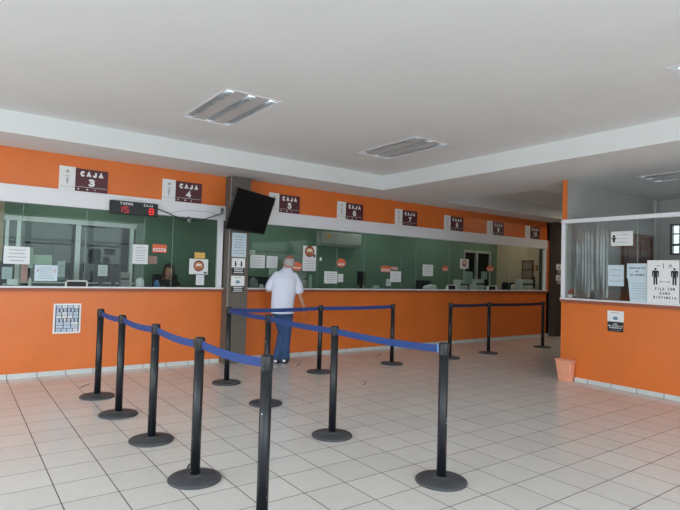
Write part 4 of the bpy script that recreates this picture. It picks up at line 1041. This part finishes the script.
# ------------------------------------------------------------------ people
def limb(mb, pts, rad, seg=16, flat=1.0):
    pts = [Vector(p) for p in pts]; vs = []
    P2, R2 = [], []
    for i in range(len(pts)-1):
        for k in range(5): P2.append(pts[i].lerp(pts[i+1], k/5)); R2.append(rad[i]+(rad[i+1]-rad[i])*k/5)
    P2.append(pts[-1]); R2.append(rad[-1])
    mb.tube(P2, R2, seg); mb.ellip(pts[0], (rad[0],)*3, 14, 10); mb.ellip(pts[-1], (rad[-1],)*3, 14, 10)
    for p, r in zip(pts[1:-1], rad[1:-1]): mb.ellip(p, (r,)*3, 14, 10)
def hand(mb, wrist, d, palm_n, side, s=1.0, curl=.5):
    """palm, four fingers and a thumb; d points to the fingertips, palm_n out of the palm, side towards the thumb"""
    d, palm_n, side = Vector(d).normalized(), Vector(palm_n).normalized(), Vector(side).normalized(); w = Vector(wrist)
    rot = Matrix((side, palm_n, d)).transposed()
    mb.ellip(w+d*.05*s, (.041*s, .017*s, .055*s), 14, 10, rot=rot)
    for k, (o, l) in enumerate(((.028, .072), (.0095, .082), (-.0095, .076), (-.027, .060))):
        b0 = w+d*.085*s+side*o*s; dd = d; p = [b0-d*.02*s]
        q = b0
        for j in range(3):
            p.append(q); ang = curl*(.35+.3*j); dd = (d*math.cos(ang)+palm_n*math.sin(ang)).normalized(); q = q+dd*l*s*(.42, .33, .25)[j]
        p.append(q); mb.tube(p, [.0095*s, .0092*s, .0088*s, .008*s, .0065*s], 8)
    b0 = w+d*.03*s+side*.034*s; t1 = b0+(d*.6+side*.65+palm_n*.35).normalized()*.038*s; t2 = t1+(d*.85+side*.15+palm_n*.5).normalized()*.03*s
    mb.tube([b0-side*.02*s, b0, t1, t2], [.013*s, .012*s, .010*s, .0075*s], 8)
def head(mb, c, rot, s=1.0):
    c = Vector(c)
    def P(v): return c+rot @ (Vector(v)*s)
    mb.ellip(P((0, -.012, .025)), (.077*s, .096*s, .092*s), 24, 16, rot=rot)       # skull
    mb.ellip(P((0, .022, -.045)), (.062*s, .070*s, .078*s), 20, 14, rot=rot)       # face and jaw
    mb.ellip(P((0, .055, -.095)), (.026*s, .026*s, .022*s), 12, 8, rot=rot)        # chin
    mb.ellip(P((0, .100, -.030)), (.014*s, .020*s, .024*s), 12, 8, rot=rot)        # nose
    mb.ellip(P((0, .082, .015)), (.045*s, .016*s, .012*s), 12, 8, rot=rot)         # brow
    for sx in (-1, 1):
        mb.ellip(P((sx*.078, -.004, -.018)), (.009*s, .019*s, .032*s), 10, 8, rot=rot)   # ears
    mb.ellip(P((0, .086, -.068)), (.024*s, .010*s, .008*s), 10, 8, rot=rot)        # lips
def face_bits(root, c, rot, s=1.0):
    c = Vector(c)
    def P(v): return c+rot @ (Vector(v)*s)
    for sx in (-1, 1):
        e = MB().ellip(P((sx*.030, .081, -.006)), (.012*s, .009*s, .008*s), 10, 8).build('eye', M['sign_white'], root)
        MB().ellip(P((sx*.030, .0885, -.006)), (.005*s, .003*s, .005*s), 8, 6).build('iris', M['ink'], e)
def shell(c, rot, r, keep, off=1.06, s=1.0, seg=36, rg=24, jit=0.0):
    """hair cap: the part of an enlarged skull ellipsoid where keep(unit vector) holds, closed with an inner skin"""
    mb = MB(); c = Vector(c); idx = {}
    def pt(j, i, k):
        ph = -PI/2+PI*j/rg; t = 2*PI*(i % seg)/seg; u = Vector((math.cos(ph)*math.cos(t), math.cos(ph)*math.sin(t), math.sin(ph)))
        kk = k*(1+jit*math.sin(9*t+5*ph)) if k > 1.01 else k
        return u, c+rot @ Vector((u.x*r[0]*kk, u.y*r[1]*kk, u.z*r[2]*kk))
    faces = set()
    for j in range(rg):
        for i in range(seg):
            u, _ = pt(j+.5, i+.5, 1)
            if keep(u): faces.add((j, i))
    for j, i in faces:
        o = [pt(*q, off)[1] for q in ((j, i), (j, i+1), (j+1, i+1), (j+1, i))]; n_ = [pt(*q, .985)[1] for q in ((j, i), (j, i+1), (j+1, i+1), (j+1, i))]
        mb.add(o, [(0, 1, 2, 3)], 0, True); mb.add(n_, [(3, 2, 1, 0)], 0, True)
        for (dj, di), (a, b_) in (((0, -1), (3, 0)), ((0, 1), (1, 2)), ((-1, 0), (0, 1)), ((1, 0), (2, 3))):
            if (j+dj, (i+di) % seg) not in faces: mb.add([o[a], n_[a], n_[b_], o[b_]], [(0, 1, 2, 3)], 0, True)
    return mb

# --- the man at the counter: local frame, x right, y forward, built then turned
man = empty('person', (0, 0, 0))
tag(man, 'man in a white short-sleeved shirt and blue jeans standing at the counter, seen from behind', 'person')
hc = Vector((.140, .150, 1.572)); hrot = Matrix.Rotation(-.42, 3, 'X') @ Matrix.Rotation(.06, 3, 'Y')
shL, shR = Vector((-.085, .05, 1.385)), Vector((.240, .05, 1.375))
elL, haL = Vector((-.185, .12, 1.135)), Vector((-.03, .30, 1.185))
elR, wrR = Vector((.305, .015, 1.09)), Vector((.392, .085, .875))
hipL, hipR = Vector((-.045, 0, .86)), Vector((.115, 0, .86))
knL, knR = Vector((.030, .085, .46)), Vector((.095, .0, .46))
anL, anR = Vector((-.075, -.01, .085)), Vector((.060, .0, .085))
bd_ = MB()
bd_.rings([((.035, -.005, .80), (.155, 0, 0), (0, .11, 0)), ((.035, -.01, .92), (.165, 0, 0), (0, .115, 0)), ((.045, 0, 1.05), (.155, 0, 0), (0, .11, 0)), ((.06, .015, 1.20), (.165, 0, 0), (0, .115, 0)), ((.068, .03, 1.32), (.17, 0, 0), (0, .105, 0)), ((.075, .05, 1.40), (.13, 0, 0), (0, .08, 0)), ((.085, .07, 1.45), (.065, 0, 0), (0, .06, 0))], 24)
limb(bd_, [(.085, .06, 1.42), (.115, .115, 1.50), (.128, .135, 1.55)], [.062, .056, .056])
head(bd_, hc, hrot, 1.1)
limb(bd_, [shL-Vector((-.02, 0, .02)), elL, haL-Vector((.05, .06, .005))], [.042, .042, .032]); hand(bd_, haL-Vector((.05, .06, .005)), (.75, .6, -.05), (.0, .1, -1), (-.6, .75, .1), 1, .3)
limb(bd_, [shR-Vector((.02, 0, .02)), elR, wrR], [.042, .043, .030]); hand(bd_, wrR, (.08, .15, -1), (-.8, .5, 0), (.1, .95, .1), 1.0, .55)
for h_, k_, a_ in ((hipL, knL, anL), (hipR, knR, anR)): limb(bd_, [h_, k_, a_], [.082, .056, .042])
for a_ in (anL, anR):
    bd_.rings([(a_+Vector((0, -.05, -.03)), (.03, 0, 0), (0, 0, .035)), (a_+Vector((0, .03, -.035)), (.038, 0, 0), (0, 0, .012)), (a_+Vector((0, .13, -.05)), (.042, 0, 0), (0, 0, .018)), (a_+Vector((0, .17, -.055)), (.03, 0, 0), (0, 0, .012))], 14)
blob(bd_, 'body', M['skin'], .0075, man, smooth=4)
face_bits(man, hc, hrot, 1.1)
# bald crown over a horseshoe of grey hair
sk = hc+hrot @ Vector((0, -.0132, .0275))
hairm = shell(sk, hrot, (.085, .106, .101), lambda u: u.z < -.04+.2*abs(u.x) and u.z > -.86 and u.y < .34, 1.10, jit=.015); hairm.build('hair', M['hair_grey'], man)
shell(sk, hrot, (.085, .106, .101), lambda u: u.z >= -.12, 1.03).build('bald_crown', M['scalp'], man)
# shirt
sh = MB()
sh.rings([((.030, -.008, .775), (.186, 0, 0), (0, .145, 0)), ((.030, -.012, .90), (.182, 0, 0), (0, .140, 0)), ((.042, -.004, 1.05), (.186, 0, 0), (0, .136, 0)), ((.058, .012, 1.20), (.200, 0, 0), (0, .138, 0)), ((.068, .030, 1.32), (.200, 0, 0), (0, .126, 0)), ((.075, .048, 1.395), (.165, 0, 0), (0, .100, 0)), ((.086, .066, 1.455), (.108, 0, 0), (0, .084, 0)), ((.096, .082, 1.495), (.072, 0, 0), (0, .070, 0))], 32)
def part(a, b_, t): return a.lerp(b_, t)
limb(sh, [shL+Vector((.03, 0, -.01)), part(shL, elL, .45), part(shL, elL, .78)], [.072, .076, .078]); limb(sh, [shR-Vector((.03, 0, .01)), part(shR, elR, .45), part(shR, elR, .78)], [.072, .076, .080])
sho = blob(sh, 'shirt', M['shirt_white'], .011, man, smooth=5)
MB().rings([((.096, .080, 1.478), (.075, 0, 0), (0, .073, .012)), ((.108, .098, 1.520), (.068, 0, 0), (0, .066, .018)), ((.108, .098, 1.520), (.062, 0, 0), (0, .060, .018)), ((.098, .084, 1.485), (.060, 0, 0), (0, .058, .012))], 28).build('collar', M['shirt_white'], sho)
# jeans
jn = MB()
jn.rings([((.033, -.008, .74), (.168, 0, 0), (0, .128, 0)), ((.033, -.012, .82), (.176, 0, 0), (0, .135, 0)), ((.033, -.010, .94), (.168, 0, 0), (0, .122, 0))], 28)
limb(jn, [hipL+Vector((0, -.01, -.02)), knL, part(knL, anL, .55), anL+Vector((.004, .0, -.028))], [.095, .070, .064, .076]); limb(jn, [hipR+Vector((0, -.01, -.02)), knR, part(knR, anR, .55), anR+Vector((0, 0, -.028))], [.095, .070, .062, .072])
jo = blob(jn, 'jeans', M['jeans'], .010, man, smooth=4)
MB().rings([((.033, -.012, .905), (.180, 0, 0), (0, .136, 0)), ((.033, -.011, .94), (.177, 0, 0), (0, .133, 0))], 28).build('belt', M['shoe'], jo)
for a_ in (anL, anR):
    s_ = MB()
    s_.rings([(a_+Vector((0, -.085, -.045)), (.030, 0, 0), (0, .005, .030)), (a_+Vector((0, -.06, -.04)), (.042, 0, 0), (0, .005, .042)), (a_+Vector((0, .05, -.042)), (.047, 0, 0), (0, 0, .040)), (a_+Vector((0, .14, -.052)), (.050, 0, 0), (0, 0, .030)), (a_+Vector((0, .19, -.062)), (.032, 0, 0), (0, 0, .02))], 16)
    s_.v = [Vector((v.x, v.y, max(v.z, .002))) for v in s_.v]
    so_ = s_.build('shoe', M['shoe'], man)
    MB().rbox(a_.x-.052, a_.x-.010, a_.y-.094, a_.y-.02, .024, .058, .006).build('shoe_stripe', M['sign_white'], so_)
for o in man.children_recursive:
    if o.type == 'MESH':
        for v in o.data.vertices: v.co.x -= .05*min(1, max(0, v.co.z/.9))
man.location = (3.66, -.47, 0); man.rotation_euler = (0, 0, -.40)

# --- the clerk behind the left glass, seated on the high chair, head lowered
ck = empty('person', (0, 0, 0))
tag(ck, 'seated clerk with long brown hair and dark top behind the left teller glass', 'person')
c0 = Vector((0, .06, 1.395)); crot = Matrix.Rotation(-.35, 3, 'X')
cb = MB()
cb.rings([((0, -.05, .72), (.17, 0, 0), (0, .13, 0)), ((0, -.04, .85), (.16, 0, 0), (0, .12, 0)), ((0, -.02, 1.0), (.15, 0, 0), (0, .105, 0)), ((0, 0, 1.13), (.155, 0, 0), (0, .10, 0)), ((0, .01, 1.22), (.12, 0, 0), (0, .08, 0)), ((0, .025, 1.27), (.055, 0, 0), (0, .05, 0))], 22)
limb(cb, [(0, .02, 1.25), (0, .045, 1.33)], [.05, .05]); head(cb, c0, crot, .95)
for s_ in (-1, 1):
    limb(cb, [(s_*.155, .0, 1.18), (s_*.21, .10, .98), (s_*.12, .27, 1.14)], [.045, .038, .027]); hand(cb, (s_*.12, .27, 1.14), (-s_*.3, .9, -.05), (0, .1, -1), (-s_*.9, -.2, 0), .9, .3)
    limb(cb, [(s_*.09, -.02, .76), (s_*.11, .30, .72), (s_*.11, .30, .46), (s_*.11, .30, .30)], [.085, .06, .05, .036])
    cb.rings([((s_*.11, .26, .27), (.034, 0, 0), (0, 0, .035)), ((s_*.11, .40, .245), (.036, 0, 0), (0, 0, .02))], 12)
blob(cb, 'body', M['skin'], .010, ck, smooth=4)
face_bits(ck, c0, crot, .95)
ct = MB(); ct.rings([((0, -.05, .69), (.182, 0, 0), (0, .142, 0)), ((0, -.04, .85), (.172, 0, 0), (0, .132, 0)), ((0, -.02, 1.0), (.162, 0, 0), (0, .117, 0)), ((0, 0, 1.13), (.168, 0, 0), (0, .112, 0)), ((0, .01, 1.225), (.135, 0, 0), (0, .092, 0)), ((0, .025, 1.265), (.07, 0, 0), (0, .062, 0))], 24)
for s_ in (-1, 1): limb(ct, [(s_*.145, 0, 1.175), (s_*.21, .10, .985), (s_*.15, .22, 1.09)], [.06, .053, .042])
blob(ct, 'blouse', M['cloth_dark'], .012, ck, smooth=4)
ct = MB()
for s_ in (-1, 1): limb(ct, [(s_*.09, -.02, .765), (s_*.11, .30, .725), (s_*.11, .30, .46), (s_*.11, .30, .33)], [.095, .072, .062, .055])
blob(ct, 'trousers', M['cloth_dark'], .014, ck, smooth=3)
hk = c0+crot @ Vector((0, -.012, .024))
hm = shell(hk, crot, (.074, .092, .088), lambda u: u.y < .45-.4*max(0, -u.z) or u.z > .62, 1.16, jit=.02)
hm.rings([(c0+Vector((0, -.035, .0)), (.098, 0, 0), (0, .075, 0)), (c0+Vector((0, -.06, -.10)), (.115, 0, 0), (0, .065, 0)), (c0+Vector((0, -.075, -.20)), (.11, 0, 0), (0, .05, 0)), (c0+Vector((0, -.085, -.28)), (.085, 0, 0), (0, .035, 0))], 22)
hm.build('hair', M['hair_brown'], ck)
ck.location = (2.24, .86, 0); ck.rotation_euler = (0, 0, PI-.1)

# ------------------------------------------------------------------ daylight, added indoor lights, camera
wd = bpy.data.worlds.new('sky'); S.world = wd; wd.use_nodes = True; nt = wd.node_tree
bg = nt.nodes['Background']; tc = nt.nodes.new('ShaderNodeTexCoord'); sp = nt.nodes.new('ShaderNodeSeparateXYZ'); nt.links.new(tc.outputs['Generated'], sp.inputs[0])
rp = nt.nodes.new('ShaderNodeValToRGB'); mr = nt.nodes.new('ShaderNodeMapRange'); mr.inputs['From Min'].default_value = -1; mr.inputs['From Max'].default_value = 1
nt.links.new(sp.outputs['Z'], mr.inputs['Value']); nt.links.new(mr.outputs[0], rp.inputs['Fac'])
rp.color_ramp.elements[0].position = .47; rp.color_ramp.elements[0].color = (.45, .49, .51, 1)
rp.color_ramp.elements[1].position = .53; rp.color_ramp.elements[1].color = (.82, .94, 1.0, 1)
nt.links.new(rp.outputs['Color'], bg.inputs['Color']); bg.inputs['Strength'].default_value = 5.9
def portal(name, loc, rot, sx, sy):
    l = bpy.data.lights.new(name, 'AREA'); l.shape = 'RECTANGLE'; l.size = sx; l.size_y = sy; l.cycles.is_portal = True
    o = bpy.data.objects.new(name, l); COL.objects.link(o); o.location = loc; o.rotation_euler = rot
portal('daylight_opening', (XL-.06, -5.1, 1.575), (0, -PI/2, 0), 2.65, 7.0)
portal('daylight_opening', (.6, YF-.14, 1.475), (PI/2, 0, 0), 8.0, 2.95)
portal('daylight_opening', (XO+.07, (wy0+wy1)/2, (wz0+wz1)/2), (0, PI/2, 0), wz1-wz0, wy1-wy0)

def lamp(loc, sx, sy, w, col):  # bare area light, no fixture is modelled
    l = bpy.data.lights.new('added_area_light', 'AREA'); l.shape = 'RECTANGLE'; l.size = sx; l.size_y = sy; l.energy = w; l.color = col
    o = bpy.data.objects.new('added_area_light', l); COL.objects.link(o); o.location = loc
for x in (1.0, 4.2, 6.8, 9.0): lamp((x, .8, SOF-.03), 1.2, .3, 5.2, (.95, 1, .98))  # unseen lights added to brighten the teller office
lamp((10.9, .8, SOF-.03), 1.0, .3, 4.5, (1, .84, .68))  # unseen warm light added for the beige end wall
lamp((11.6, -1.75, CEI-.02), 1.0, .3, 16, (1, .86, .68))  # warm light inferred from the glow in the passage recess
lamp((1.2, 2.9, 2.65), 1.5, .6, 13, (.95, 1, 1))  # unseen light added to brighten the room behind the inner window
cd = bpy.data.cameras.new('camera'); cam = bpy.data.objects.new('camera', cd); COL.objects.link(cam)
cd.sensor_width = 36; cd.lens = FPX/680*36; cd.clip_start = .05
mw = Matrix((RX_, UP_, -FW_)).transposed().to_4x4(); mw.translation = CAM; cam.matrix_world = mw
S.camera = cam
S.view_settings.view_transform = 'Standard'; S.view_settings.look = 'None'; S.view_settings.gamma = 1; S.view_settings.use_curve_mapping = False
S.view_settings.exposure = 0.0
S.cycles.max_bounces = 12; S.cycles.diffuse_bounces = 6; S.cycles.transparent_max_bounces = 24
